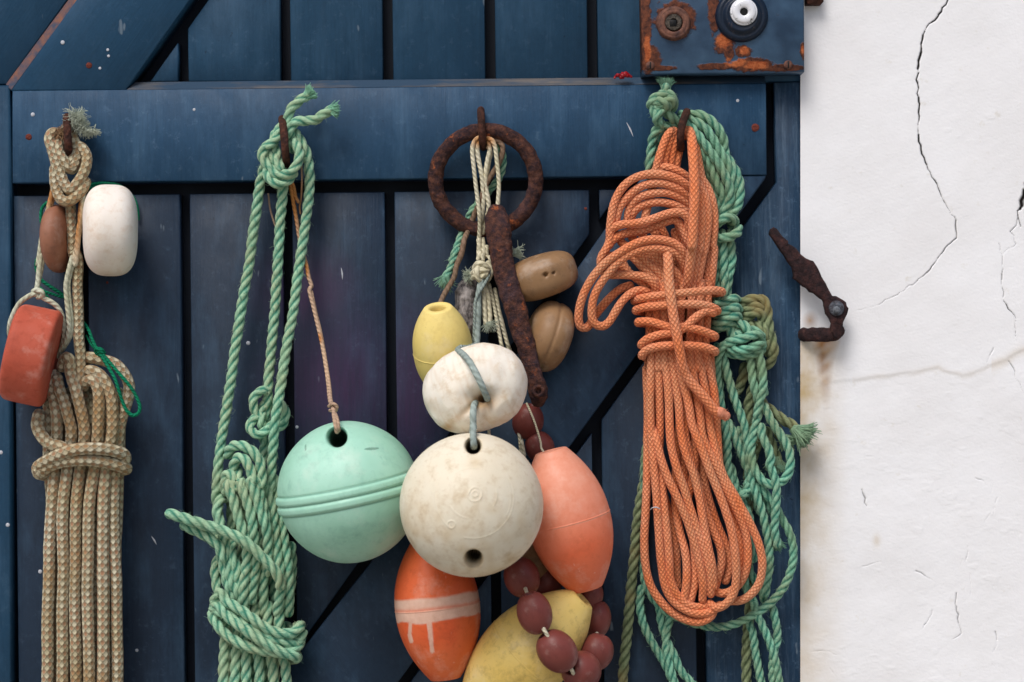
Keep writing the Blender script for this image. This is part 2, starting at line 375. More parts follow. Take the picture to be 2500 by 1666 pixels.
# lower planks, cut along the brace
UEa, UEb = (1445 - 30, 606), (899 - 30, 1382)
LEa, LEb = (1868 + 30, 437), (972 + 30, 1666)
def ext(a, b, t0=-1.2, t1=2.2): a = np.array(a, float); b = np.array(b, float); return a + (b - a) * t0, a + (b - a) * t1
for i in range(0, 8):
    a, b = G0[i] + 12.5, (G0 + [1949])[i + 1] - 12.5
    if i == 0: a = 31
    if i == 7: b = 1967
    top = 479 - (0.5 * (a + b) - 30) * sl_
    full = [(vx(a, 330, top), hy(top, (a + b) / 2, a)), (vx(b, 330, top), hy(top, (a + b) / 2, b)), (vx(b, 330, 2700), 2700), (vx(a, 330, 2700), 2700)]
    u1 = clip(full, UEa, UEb)
    u2 = clip(full, LEb, LEa)
    if i == 7:   # edge plank: keeps its full height right of the frame gap
        u2 = [(1890, 202), (1968, 200), (1987, 2700), (vx(a, 330, 2700), 2700), (0, 0)]
        k = LEa; s1 = (LEb[0] - LEa[0]) / (LEb[1] - LEa[1])
        u2[-1] = (vx(a, 330, 690), LEa[1] + (vx(a, 330, 690) - LEa[0]) / s1); u2.append((1896, 445))
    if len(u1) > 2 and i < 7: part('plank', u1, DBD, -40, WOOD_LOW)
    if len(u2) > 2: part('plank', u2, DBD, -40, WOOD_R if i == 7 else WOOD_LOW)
# frame
rail = part('rail', [(30, 222), (1870, 204), (1872, 427), (30, 447)], 0, -40, WOOD_RAIL)
mb = MB(); c0 = PP([310, 1869, 1867, 330], [219.5, 203.5, 186.5, 201], [-.6, -.6, -13, -13])
mb.poly(c0[::-1]); c1 = PP([310, 1869, 1869, 310], [221, 205, 205, 221], [-.6, -.6, -16, -16]); mb.build('weathered_ledge', WORN, door, False)
part('brace', [(1870, 429), (1868, 437), (972, 1666), (212, 2708), (-150, 2708), (899, 1382), (1445, 606), (1566, 434)], -1.5, -40, WOOD_BRACE)
part('diagonal_board', [(26, 221), (177, 12), (177 + 440, -590), (307 + 575, -590), (307, 220)], -.5, -40, WOOD_BRACE2)
mb = MB()
dg = PP([14, 27, 620, 606], [206, 220, -590, -590], [-8, -1, -1, -8]); mb.poly(dg); mb.build('rusty_seam', SEAM, door, False)
part('corner_board', [(-190, -600), (598, -600), (14, 206), (-190, 206)], -7, -40, WOOD_BRACE2)
part('stile', [(-190, 208), (23, 208), (31, 2700), (-190, 2700)], -3, -40, WOOD_UP, bev=2.5)
# nail heads and specks of paint
g = G('nail_rust'); NAIL = g.done(g.mix(g.noise(g.obj, 300, 3), C('4a2320'), C('7d3a2c')), .9, g.bump(g.noise(g.obj, 500, 3), .001))
g = G('white_speck'); SPECK = g.done(C('b9bcc4'), .5)
def dome(name, x, y, d, rx, mat, parent, h=.35, n=14, ry=None, rough=0):
    mb = MB(); c = P(x, y, d); a = np.linspace(0, math.pi / 2, 6); th = np.arange(n) / n * 2 * np.pi
    rr = rx * PX; ry_ = (ry or rx) * PX
    V = np.zeros((6, n, 3)); V[..., 0] = c.x + rr * np.cos(a)[:, None].clip(.02) * np.cos(th)
    V[..., 2] = c.z + ry_ * np.cos(a)[:, None].clip(.02) * np.sin(th); V[..., 1] = c.y - rr * h * np.sin(a)[:, None]
    if rough: V += rough * sn(V, 200)[..., None]
    mb.grid(V, np.arange(6.), np.arange(n) / n); return mb.build(name, mat, parent)
for x, y, d, r in ((70, 335, 0, 8), (217, 160, 0, 7.5), (1844, 312, 0, 10), (262, 690, DBD, 3), (1430, 510, DBD, 4)):
    dome('nail_head', x, y, d, r, NAIL, door, .25, rough=.0004)
for x, y, d, r in ((153, 104, 0, 5), (80, 280, 0, 5), (263, 122, 0, 3.5), (265, 137, 0, 3.5), (244, 167, 0, 3.5), (474, 268, 0, 3.5), (19, 1282, -3, 5), (98, 1396, DBD, 5),
                   (2, 1105, -3, 5), (334, 1588, DBD, 4), (606, 838, DBD, 5), (725, 1043, DBD, 4), (1801, 246, 0, 4)):
    dome('paint_speck', x, y, d, r, SPECK, door, .3)
for (x0, y0, x1, y1) in ((833, 655, 836, 682), (370, 1310, 382, 1330), (1530, 300, 1546, 334)):
    mb = MB(); dd = DBD if y0 > 400 else 0
    c, s_ = spline(PP([x0, (x0 + x1) / 2 + 1, x1], [y0, (y0 + y1) / 2, y1], dd + .1), .002); mb.tube(c, np.interp(s_, [0, s_[-1] / 2, s_[-1]], [.0003, .0012, .0002]), 6, flat=.25); mb.build('paint_scratch', SPECK, door)

# lock
g = G('lock_plate'); pb = [(1572, 60, 16, 120), (1585, 150, 26, 35), (1645, 55, 52, 46), (1738, 30, 14, 60), (1765, 110, 28, 28), (1775, 135, 14, 20), (1810, 132, 22, 14), (1830, 164, 60, 18), (1750, 168, 60, 9), (1900, 172, 70, 9), (1955, 130, 8, 22), (1600, 172, 50, 7)]
bl = g.blob(pb, .22, 110); msk = g.ramp(bl, .85, 1.05, 1, 0); n1 = g.noise(g.obj, 160, 5, .7); n0 = g.noise(g.obj, 22, 4)
paint = g.mix(g.ramp(n0, .35, .7), C('2a4058'), C('45617c')); paint = g.mix(g.ramp(n1, .62, .75, 0, .7), paint, C('3d2c2c'))
hot = g.ramp(g.blob([(1762, 105, 20, 22), (1812, 130, 14, 12), (1790, 158, 34, 14), (1840, 165, 34, 12), (1578, 125, 10, 40), (1955, 128, 6, 14)], .25, 150), .6, 1.0, .95, 0)
rc = g.mix(g.ramp(n1, .35, .62), C('3a2320'), C('74432f')); rc = g.mix(hot, rc, g.mix(g.ramp(n1, .4, .6), C('a4512c'), C('cf7748')))
c = g.mix(msk, paint, rc)
PLATE = g.done(c, g.ramp(msk, 0, 1, .45, .9), g.bump(g.m_('ADD', g.m_('MULTIPLY', msk, g.m_('ADD', n1, .4)), g.m_('MULTIPLY', n1, .2)), .0016, .8))
lock = part('lock_plate', [(1562, -200), (1962, -200), (1964, 176), (1568, 182)], 20, -14, PLATE, bev=1.5)
def disc_prof(name, x, y, prof, mat, parent, n=48, hole=None, th0=0):
    """lathe facing the viewer: prof = (radius px, depth mm)"""
    mb = MB(); th = np.arange(n) / n * 2 * np.pi + th0; c = P(x, y, prof[-1][1]); pr = np.array(prof, float)
    V = np.zeros((len(pr), n, 3)); V[..., 0] = c.x + pr[:, 0, None] * PX * np.cos(th); V[..., 2] = c.z + pr[:, 0, None] * PX * np.sin(th); V[..., 1] = -pr[:, 1, None] * MM
    mb.grid(V, pr[:, 1], np.arange(n) / n); return mb.build(name, mat, parent)
g = G('lock_rust_paint'); n1 = g.noise(g.obj, 120, 5, .7)
LRUST = g.done(g.mix(g.ramp(n1, .35, .65), C('3f2a28'), C('7d5444')), .75, g.bump(n1, .0012, .6))
g = G('dark_paint_metal'); n1 = g.noise(g.obj, 150, 5, .7); LDARK = g.done(g.mix(g.ramp(n1, .62, .72), C('101e30'), C('6a5a52')), .35, g.bump(n1, .0008, .5))
g = G('white_metal_lock'); n1 = g.noise(g.obj, 190, 4, .7); LWHITE = g.done(g.mix(g.ramp(n1, .60, .72), C('e6e6ea'), C('4b4b42')), .35, g.bump(n1, .0005, .4), Metallic=.2)
g = G('keyhole_black'); BLACK = g.done(C('07080a'), .6)
def disc_prof_l(nm, x, y, prof, *a_, **k_): return disc_prof(nm, x, y, [(q0, q1 + 13) for q0, q1 in prof], *a_, **k_)
disc_prof_l('spindle_collar', 1645, 57, [(42, 7), (41, 9), (38, 12), (35, 13.5), (33, 13), (31, 13.2), (28, 14), (23, 13.4), (21.5, 12), (21, 10)], LRUST, lock)
disc_prof_l('spindle', 1643.5, 56, [(20.5, 9), (20, 12), (18, 12.6), (9.6, 12.4), (9.5, 12.4), (9, 6), (.1, 6)], m_rust('spindle_metal', '4c4640', '6a6258', '75604a'), lock, 4 * 12)
mb = MB(); prism(mb, [(1635.5, 48.5), (1651.5, 48.5), (1651.5, 64.5), (1635.5, 64.5)], 26.1, 22, .2); mb.build('square_hole', BLACK, lock, False)
disc_prof_l('lock_rose', 1813, 36, [(64, 7), (63, 10), (58, 13), (52, 14), (49, 13), (46, 14), (42, 17), (38, 18.5), (36, 18), (.1, 18)], LDARK, lock)
cyl = disc_prof_l('lock_cylinder', 1816, 29, [(33, 18), (32.5, 20.5), (31, 21), (29.5, 20.5), (28.8, 21.5), (27, 23), (24, 23.6), (12, 23.4), (10, 22.6), (9.4, 20), (.1, 19.8)], LWHITE, lock)
disc_prof_l('keyhole', 1816.5, 29.5, [(9.3, 19.9), (9.2, 20.6), (5, 20.9), (.1, 20.9)], BLACK, cyl)
for x, y in ((1588, 160), (1925, 158)):
    sc = disc_prof_l('screw', x, y, [(11, 7), (10.5, 8.4), (7, 9.6), (.1, 9.9)], LRUST, lock, 20)
    mb = MB(); prism(mb, [(x - 1.5, y - 8), (x + 2, y - 8), (x + 1.5, y + 8), (x - 2, y + 8)], 22.95, 21, .1); mb.build('screw_slot', BLACK, sc, False)

# hooks (screw eyes seen edge-on)
def hook(x0, y0, x1, y1, dc=15, r=9.5, bow=0):
    t = np.linspace(0, 2 * np.pi, 48, endpoint=False); cx, cyy = (x0 + x1) / 2, (y0 + y1) / 2; hy_ = (y1 - y0) / 2 - r
    X = cx + (x1 - x0) / 2 * -np.cos(t) + bow * np.sin(t) ** 2; Y = cyy - hy_ * np.cos(t)
    c = PP(X, Y, dc + 26 * np.sin(t)); mb = MB(); mb.tube(c, r * PX, 14, closed=True, rough=.0003, rfreq=90); return mb.build('hook', RUST_H, door)
hook(163, 276, 168, 392, bow=0); hook(689, 281, 699, 412, bow=1); hook(1174, 260, 1180, 369, 14, 9, bow=-1); hook(1677, 264, 1663, 372, 16, 9.5, bow=-7)

# ---- wall
ys = np.arange(-48, 1730, 1.7); xs = np.arange(1954, 2562, 1.7)
XX, YY = np.meshgrid(xs, ys); WD = -10.0
q3 = np.stack([XX * PX, YY * PX, XX * 0], -1)
H = .7 * sn(q3, 5, 1) + .28 * sn(q3, 11, 2) + .10 * sn(q3, 34, 3, 9) + .06 * sn(q3, 95, 4, 9) + .045 * sn(q3, 210, 5, 9)
H[YY < 860] += .0
# flaky, chalky lower half
low = np.clip((YY - 820) / 120, 0, 1)
f1 = sn(q3 + .003 * sn(q3, 60, 1)[..., None], 24, 6, 9); H += low * .12 * np.clip(f1 * 3.2, -.6, .6)
ridge = np.interp(XX, [1950, 2090, 2150, 2230, 2290, 2350, 2400, 2450, 2480, 2570], [946, 925, 917, 914, 897, 918, 905, 880, 862, 835]) + 5 * sn(q3, 30, 2)
H += np.where(XX > 2060, 1.0, np.clip((XX - 2000) / 60, 0, 1)) * (.8 / (1 + np.exp((YY - ridge) / 2.0)) - .0) * np.exp(-np.clip(ridge - YY, 0, 999) / 120)
CRK = np.zeros_like(XX); RST = np.zeros_like(XX)
def crack(pts, wid, depth=3.5, dark=1.0, soft=1.0):
    global H, CRK
    pts = np.array(pts, float); n = len(pts); wid = np.interp(np.linspace(0, 1, n), np.linspace(0, 1, len(wid)), wid)
    fine = [pts[0]]; fw = [wid[0]]
    for i in range(n - 1):
        k = max(2, int(np.linalg.norm(pts[i + 1] - pts[i]) / 9))
        for j in range(1, k + 1):
            t = j / k; nz = np.random.randn(2) * (1.7 if j < k else 0)
            fine.append(pts[i] * (1 - t) + pts[i + 1] * t + nz); fw.append((wid[i] * (1 - t) + wid[i + 1] * t) * random.uniform(.45, 1.5))
    for i in range(len(fine) - 1):
        a, b = fine[i], fine[i + 1]; ww = (fw[i] + fw[i + 1]) / 2; m0 = 8
        i0, i1 = np.searchsorted(ys, [min(a[1], b[1]) - m0, max(a[1], b[1]) + m0]); j0, j1 = np.searchsorted(xs, [min(a[0], b[0]) - m0, max(a[0], b[0]) + m0])
        if i1 <= i0 or j1 <= j0: continue
        x = XX[i0:i1, j0:j1]; y = YY[i0:i1, j0:j1]; ab = b - a; t = np.clip(((x - a[0]) * ab[0] + (y - a[1]) * ab[1]) / (ab @ ab + 1e-9), 0, 1)
        dist = np.hypot(x - a[0] - t * ab[0], y - a[1] - t * ab[1]); kk = np.clip(1.25 - dist / max(ww, .2) * soft, 0, 1)
        CRK[i0:i1, j0:j1] = np.maximum(CRK[i0:i1, j0:j1], kk * dark * min(1, ww / 1.5))
        H[i0:i1, j0:j1] -= np.where(kk > 0, 0, 0)
    return fine
def W(s): return [[1900 + float(a.split(',')[0]) / 1.96, float(a.split(',')[1]) / 1.96] for a in s.split()]
def O(s): return [[1900 + float(a.split(',')[0]) / 1.921, 850 + float(a.split(',')[1]) / 1.921] for a in s.split()]
crack(W('830,-40 812,0 785,38 768,70 750,98 722,115 702,150 690,190 684,250 668,330'), [1.6, 2.2, 3.6, 1.4, 2.6, 2.8])
crack(W('668,330 667,400 672,470'), [1.1, 2.4, 2.2]); crack(W('672,470 676,500 675,560 668,600 672,660 688,740'), [2.2, 2.6, 1.8, 1.2, 2.6, 2.4])
crack(W('688,740 710,790 735,850 765,900 790,960 820,1010 850,1055'), [2.6, 1.0, 1.3, 1.0, .8], dark=.9)
crack(W('850,1055 850,1100 853,1140 790,1205 735,1275 690,1325 600,1395 530,1430 480,1460'), [1.8, 1.5, 1.1, 1.2, 1.0, .7], dark=.75)
crack(W('480,1460 400,1485 340,1500'), [.6, .4], dark=.35); crack(W('475,1460 478,1510 476,1545'), [.5, .3], dark=.3)
crack(W('1185,880 1175,940 1165,985 1145,1010 1150,1050 1160,1085'), [6, 8, 5, 1.8, 1.4, .8]); crack(W('1190,880 1180,940 1172,985'), [6, 5], dark=.55)
crack(W('1150,1030 1140,1080 1110,1110 1130,1130 1138,1170 1100,1190 1070,1230'), [1, 1, 1.1, .8], dark=.6)
crack(W('1055,1165 1062,1200 1072,1230 1075,1290 1070,1340 1080,1400 1078,1440 1100,1480 1130,1510 1132,1568 1140,1640'), [.6, 1.2, .9, 1.3, .9, 1.1, .6], dark=.95)
crack(O('1010,0 985,50 980,105'), [.9, .7], dark=.6); crack(O('1080,60 1110,110 1115,150 1135,170 1153,220'), [1, 1, .6], dark=.55)
for s_, w_, k in (('392,662 400,690 414,740', 1.6, .95), ('925,610 950,618 970,632', 1.1, .6), ('1028,700 1015,750 1012,780', 1.1, .7), ('1000,760 985,790 970,820', .8, .5), ('1010,640 1000,680', .7, .5),
                  ('645,1045 690,1070 745,1104', 1.2, .75), ('888,930 884,980 880,995', 1.1, .7), ('865,990 858,1040', .8, .5), ('835,1150 830,1200 845,1250 845,1290 860,1338 820,1365', 1.7, .8), ('900,1060 905,1110 905,1160', .8, .5),
                  ('1018,1330 1026,1370 1008,1425', 1.4, .75), ('722,1230 695,1290 680,1315', 1.2, .6), ('160,1425 220,1422 290,1440', 1.1, .5), ('395,1025 440,1012 480,1002', 1, .45), ('775,1105 770,1130', .7, .45), ('955,330 958,370', 1, .5),
                  ('1010,1110 1008,1150', .8, .4), ('1000,1480 1020,1510', 1, .5), ('895,1500 900,1530', 1, .5), ('240,1500 270,1540', 1.4, .4), ('1015,1270 1020,1330', .6, .3), ('90,0 95,18', 1, .7)):
    crack(O(s_), [w_ * .9, w_ * 1.05, w_ * .5], dark=k * .62)
# dirt lying along the ridge and at the bottom of the cracks
fk = sn(q3 + .004 * sn(q3, 40, 6)[..., None], 17, 7, 11) + .35 * sn(q3, 60, 2, 9); H += low * .2 * (np.tanh((fk - .55) * 14) * .5 + .5) + (1 - low) * .22 * (np.tanh((fk - .8) * 16) * .5 + .5) * (XX > 2300)
H -= CRK * 3.0
edge = np.clip(np.minimum.reduce([XX - 1954, 2561 - XX, YY + 48, 1729 - YY]) / 30, 0, 1); H *= edge
V = PP(XX, YY, WD + H); mb = MB(); mb.grid(V[:, ::-1], ys, xs[::-1], wrapv=False)
nW = mb.n
lef, rig, top_, bot = xs[0], xs[-1], ys[0], ys[-1]
for (a, b, c, d) in ((rig, top_, 7000, bot), (1954, -1100, 7000, top_), (1954, bot, 7000, 3733), (-6000, -1100, -205, 3733), (-205, -1100, 1954, -610)):
    q = PP([a, c, c, a], [d, d, b, b], WD); mb.poly(q)
g = G('white_plaster'); n1 = g.noise(g.obj, 9, 4, .6); n2 = g.noise(g.obj, 210, 4, .7); n3 = g.noise(g.obj, 70, 4, .6); ck = g.attr('crack'); rs = g.attr('rust'); dt = g.attr('dirt')
c = g.mix(g.ramp(n1, .35, .7), C('efeff1'), C('e8e7e8')); c = g.mix(g.ramp(n3, .66, .78, 0, .35), c, C('c9c1ae'))
c = g.mix(g.m_('MULTIPLY', dt, g.ramp(g.noise(g.obj, 30, 4), .25, .7, .3, 1)), c, C('c2ab84')); c = g.mix(g.m_('MULTIPLY', rs, g.ramp(n3, .2, .7, .75, 1)), c, g.mix(g.ramp(n3, .4, .65), C('8a5a2c'), C('a97c40')))
c = g.mix(g.ramp(ck, .1, .75), c, C('1a1614'))
nb = g.bump(g.m_('ADD', g.noise(g.obj, 330, 3, .6), g.m_('MULTIPLY', n3, .8)), .0006, .45)
PLASTER = g.done(c, .8, nb, Specular_IOR_Level=.2)
wall = tag(mb.build('plaster_wall', PLASTER), 'white rough plaster wall with a long black crack, right of the blue door', 'wall')
pad = np.zeros(len(wall.data.vertices)); pad[:nW] = CRK[:, ::-1].reshape(-1); add_attr(wall, 'crack', pad)
dx = (XX - (2016 + (YY - 830) * -.02 + 5 * sn(q3, 8, 1))) / np.interp(YY, [800, 880, 960, 1010], [40, 22, 14, 6]); rust = np.clip(1.2 - np.abs(dx) ** 1.3, 0, 1) * np.interp(YY, [828, 834, 880, 950, 1010], [0, 1.1, .85, .4, 0])
rust = rust * np.clip(.75 + .5 * sn(q3, 45, 3), 0, 1); rust = np.maximum(rust, .8 * np.clip(1 - np.hypot((XX - 1978) / 22, (YY - 783) / 26), 0, 1))
pad[:nW] = rust[:, ::-1].reshape(-1); add_attr(wall, 'rust', pad)
dirt = 1.15 * np.clip(1 - (XX - 1972) / 110, 0, 1) ** 1.3 * np.clip((YY - 790) / 60, 0, 1) * np.interp(YY, [800, 950, 1200, 1700], [1, 1, .7, .5])
rd = np.abs(YY - ridge); dirt = np.maximum(dirt, .22 * np.exp(-(rd / 7) ** 2) * (XX > 2080)); dirt = np.maximum(dirt, .5 * np.exp(-((np.hypot(XX - 2140, (YY - 1320) / 1.7)) / 9) ** 2))
dirt = np.maximum(dirt, .5 * np.exp(-(rd / 14) ** 2) * (XX > 2420))
pad[:nW] = dirt[:, ::-1].reshape(-1); add_attr(wall, 'dirt', pad)
# ---- ground in front of the wall (below the frame)
g = G('paving'); n1 = g.noise(g.obj, 3, 5, .6); n2 = g.noise(g.obj, 60, 4, .7)
GM = g.done(g.mix(n1, C('8f8a80'), C('aaa498')), .9, g.bump(n2, .004, .5))
mb = MB(); mb.poly([(-60, -60, 0), (60, -60, 0), (60, .0, 0), (-60, .0, 0)]); gr_ = mb.build('ground', GM, None, False); gr_['kind'] = 'structure'

# ---- iron on the wall
SIL = 'Q 190,180 225,163 250,165 262,180 300,230 340,268 385,320 395,340 440,372 480,400 540,465 590,515 640,528 680,545 712,600 740,650 775,725 810,790 850,865 890,930 925,938 960,950 1005,975 1040,1010 1060,1045 1068,1080 1064,1120 1055,1150 1030,1185 1015,1230 1005,1350 985,1400 962,1432 930,1425 900,1400 870,1300 872,1240 850,1185 815,1135 800,1090 797,1050 790,1010 775,985 750,960 715,938 680,910 635,885 590,850 555,825 520,790 480,765 450,735 447,690 430,610 385,545 340,480 300,420 260,360 215,295 178,240'
latch = thing('shutter_latch', 'rusty iron shutter catch pivoted on a bolt, lying across the door edge', 'latch', P(2043, 756, 0))
sil = path(SIL); sil[:, 1] += 1.1 * np.sin(np.arange(len(sil)) * 3.7 + 1); sil[:, 0] += 1.3 * np.sin(np.arange(len(sil)) * 2.3)
def blade(px, d1, d0, steps=6):
    """rounded slab from a traced outline: rings from the rim to a medial inset, real thickness"""
    xz = PP(px[:, 0], px[:, 1], d1)[:, [0, 2]]; rings = []
    for ins, dp in ((0, d0), (0, d1 - 2.6), (.9, d1 - .9), (2.4, d1)):
        r = inset(xz, ins * MM) if ins else xz; rings.append(np.stack([r[:, 0], np.full(len(r), -dp * MM), r[:, 1]], 1))
    return rings
mb = MB(); rg = blade(sil[:, :2], 17, 9); b0 = mb.n; n = len(sil)
xz = rg[0][:, [0, 2]]; ar = sum(xz[i][0] * xz[(i + 1) % n][1] - xz[(i + 1) % n][0] * xz[i][1] for i in range(n)); od = 1 if ar > 0 else -1
mb.v.append(np.vstack(rg)); mb.n += 4 * n; mb.a.append(np.ones(4 * n)); ix = list(range(n))[::od]
for k in range(3):
    for j in range(n):
        mb.ngon.append([b0 + k * n + ix[j], b0 + k * n + ix[(j + 1) % n], b0 + (k + 1) * n + ix[(j + 1) % n], b0 + (k + 1) * n + ix[j]])
mb.ngon.append([b0 + 3 * n + i for i in ix]); mb.ngon.append([b0 + i for i in ix[::-1]]); arm = mb.build('arm', RUST_L, latch, False)
disc_prof('washer', 2043, 753, [(19, 16.5), (18.5, 18.5), (16, 19.6), (9, 19.8), (.1, 19.8)], m_rust('washer_metal', '4d4a50', '6c727c', '7c4f38', 1, .7), latch, 28)
disc_prof('bolt', 2043.5, 757, [(9, 19.8), (8.6, 22), (6, 23.6), (.1, 24.2)], m_rust('bolt_metal', '4f555c', '8d949c', '6b4a3a', 1, .72), latch, 24)
mb = MB(); c, _ = spline(path('Q 560,1372,-4 620,1372,2 720,1372,7 820,1372,8 900,1365,9 950,1330,10'), 2)
mb.tube(PP(*c.T), 17.5 * PX, 12, flat=.4, rough=.0007, rfreq=70); mb.build('bracket', RUST_L, latch)
mb = MB(); prism(mb, [(1968, -60), (2007, -60), (2011, 4), (2006, 10), (1969, 10)], 6, -14, 1.5)
tag(mb.build('bolt_keeper', RUST_H, None, False), 'small rusty iron keeper at the top of the wall beside the lock', 'keeper')
# red scrap on the ledge
g = G('red_plastic_scrap'); RED = g.done(g.mix(g.noise(g.obj, 200, 3), C('c0202a'), C('5f1018')), .35, g.bump(g.noise(g.obj, 260, 3), .001))
mb = MB(); c, _ = spline(path('S 1500,190,2 1508,183,4 1517,188,3 1526,182,5 1534,186,3 1541,188,2'), 1.2); mb.tube(PP(*c.T), np.interp(np.arange(len(c)), [0, 6, 12, 20, 30, len(c)], [2.5, 4, 3, 7, 7, 3]) * PX, 10, rough=.0011, rfreq=160)
tag(mb.build('plastic_scrap', RED), 'crumpled shred of red plastic lying on the weathered ledge left of the lock', 'scrap')

# ------------------------------------------------------------------ ropes
def hairs(mb, c, R, n, L=.004, up=None):
    """short stray fibres standing off a rope"""
    for _ in range(n):
        i = random.randrange(1, len(c) - 1); t = c[i + 1] - c[i - 1]; t = t / (np.linalg.norm(t) + 1e-9)
        d = np.random.randn(3); d -= (d @ t) * t; d /= np.linalg.norm(d) + 1e-9
        b = np.random.randn(3) * .5 + t * random.choice((-1, 1)) * 1.1; l = L * random.uniform(.4, 1.2)
        p0 = c[i] + d * R * .85; q = np.array([p0, p0 + d * l * .45 + b * l * .25, p0 + d * l * .6 + b * l * .75])
        mb.tube(q, np.array([.0002, .00016, .00008]), 3, cap=False)
def laid(mb, s, d=20, r=12.5, fuzz=0, sgn=1, pitch=7.0, end=None):
    p = path(s, d) if isinstance(s, str) else np.array(s, float)
    w_ = PP(*p.T); R = r * PX; c, sl = spline(w_, R * .24); rr = np.full(len(c), R)
    rr *= 1 + .04 * sn(c, 30, 1); c = c + (np.array([sn(c, 14, 3), sn(c, 14, 4), sn(c, 14, 6)]).T) * R * .07
    ph = random.random() * 6
    mb.tube(c, rr, 27, 3, sgn * 2 * np.pi / (pitch * R), sl=sl + ph * R)
    hairs(mb, c, R, int((2 + fuzz * 2) * sl[-1] * 100))
    return c
def braid(mb, s, d=20, r=10.2, seg=16):
    p = path(s, d) if isinstance(s, str) else np.array(s, float)
    R = r * PX; c, sl = spline(PP(*p.T), R * .4)
    c = c + (np.array([sn(c, 12, 3), sn(c, 12, 4), sn(c, 12, 6)]).T) * R * .10
    mb.tube(c, R * (1 + .035 * sn(c, 35, 2)), seg, sl=sl + random.random() * R * 9, up=None); hairs(mb, c, R, int(sl[-1] * 130), .0028); return c
def cord(mb, s, d=20, r=5, flat=1.0):
    if isinstance(mb, Multi): mb.items.append(MB()); mb = mb.items[-1]
    p = path(s, d) if isinstance(s, str) else np.array(s, float)
    R = r * PX; c, sl = spline(PP(*p.T), R * .7); mb.tube(c, R * (1 + .08 * sn(c, 60, 1)), 10, sl=sl, flat=flat); return c
class Multi:
    def __init__(s): s.items = []
    def build(s, name, mat, parent): return [m_.build(name, mat, parent) for m_ in s.items]
def fray(mb, x, y, d, dx, dy, n=60, L=30, spread=.45, r0=8, dd=0, curl=.35, th=.00028, wav=.2):
    if isinstance(mb, Multi): mb.items.append(MB()); mb = mb.items[-1]
    p0 = P(x, y, d); dirv = np.array(P(x + dx, y + dy, d + dd) - p0); dirv /= np.linalg.norm(dirv); p0 = np.array(p0)
    cl = [np.random.randn(3) * .5 for _ in range(7)]
    for _ in range(int(n * 1.6)):
        a = np.random.randn(3); a -= (a @ dirv) * dirv; a /= np.linalg.norm(a); k = random.random() ** .5; cc = random.choice(cl)
        p = p0 + a * r0 * PX * k - dirv * 4 * PX; l = L * PX * random.uniform(.8, 1.02) * (1 if random.random() < .93 else 1.25)
        v = dirv + a * k * spread * .4 + cc * spread * .3; q = [p]; bend = (np.random.randn(3) * .5 + cc) * curl
        for j in range(5):
            v = v + a * k * spread * .22 + bend * .35 + np.random.randn(3) * wav + np.array([0, 0, -.13 * (wav > .3)]); v = v / np.linalg.norm(v); q.append(q[-1] + v * l / 5)
        mb.tube(np.array(q), np.array([th, th * 1.1, th * 1.1, th, th * .9, th * .6]), 4, cap=False)
def wrapr(s, cx, rx, dc, rd):
    """front points of a turn; depth from an ellipse round the bundle, closed behind"""
    p = path(s); t = np.clip((p[:, 0] - cx) / rx, -1, 1); p[:, 2] = dc + rd * np.sqrt(1 - t ** 2)
    l, r = p[0], p[-1]; bk = [[cx + (r[0] - cx) * .75, r[1] + 4, dc - rd * .6], [cx, (l[1] + r[1]) / 2, dc - rd], [cx + (l[0] - cx) * .75, l[1] + 4, dc - rd * .6]]
    return np.vstack([p, bk, p[:1] + [[0, 2, -.5]]])

LAID_G = m_laid('laid_green', '9fcfae', '3a8f78', 'aabd98', brown='96a07a')
LAID_T = m_laid('laid_teal', '84c4a8', '247a6a', '92ae8e', brown='76875f')
LAID_O = m_laid('laid_olive', '8e9a74', '4b5a3c', '7e8a66', brown='8a7346')
BR_O = m_braid('braid_orange', 'efa47e', 'ea8856', 'c0633a', 7, .82, soft=.5, dirt='d09872')
BR_L = m_braid('braid_speckled', 'd2cbb2', 'c2b896', '6c5a40', 6, .8, alt=('a07a5e', '8c7354'), soft=.45, dirt='a07c4c')
CORD_P = m_cord('cord_pale', 'cdd0bd', 'b9b79a', [(135, 480, 40, 40), (205, 530, 16, 120)])
CORD_W = m_cord('cord_white', 'e4dcc4', 'd0c8a8', [(1180, 350, 40, 22)])
CORD_B = m_cord('cord_brown', '8f7460', '7a6552'); CORD_GY = m_cord('cord_greyblue', 'a6b3ad', '8f9c96')
CORD_M = m_cord('cord_orange', 'c9a98c', 'b79a84', [(715, 500, 30, 90), (784, 828, 12, 16), (750, 660, 10, 30)])
TWINE = m_cord('twine_green', '0f8560', '0b6a4c')

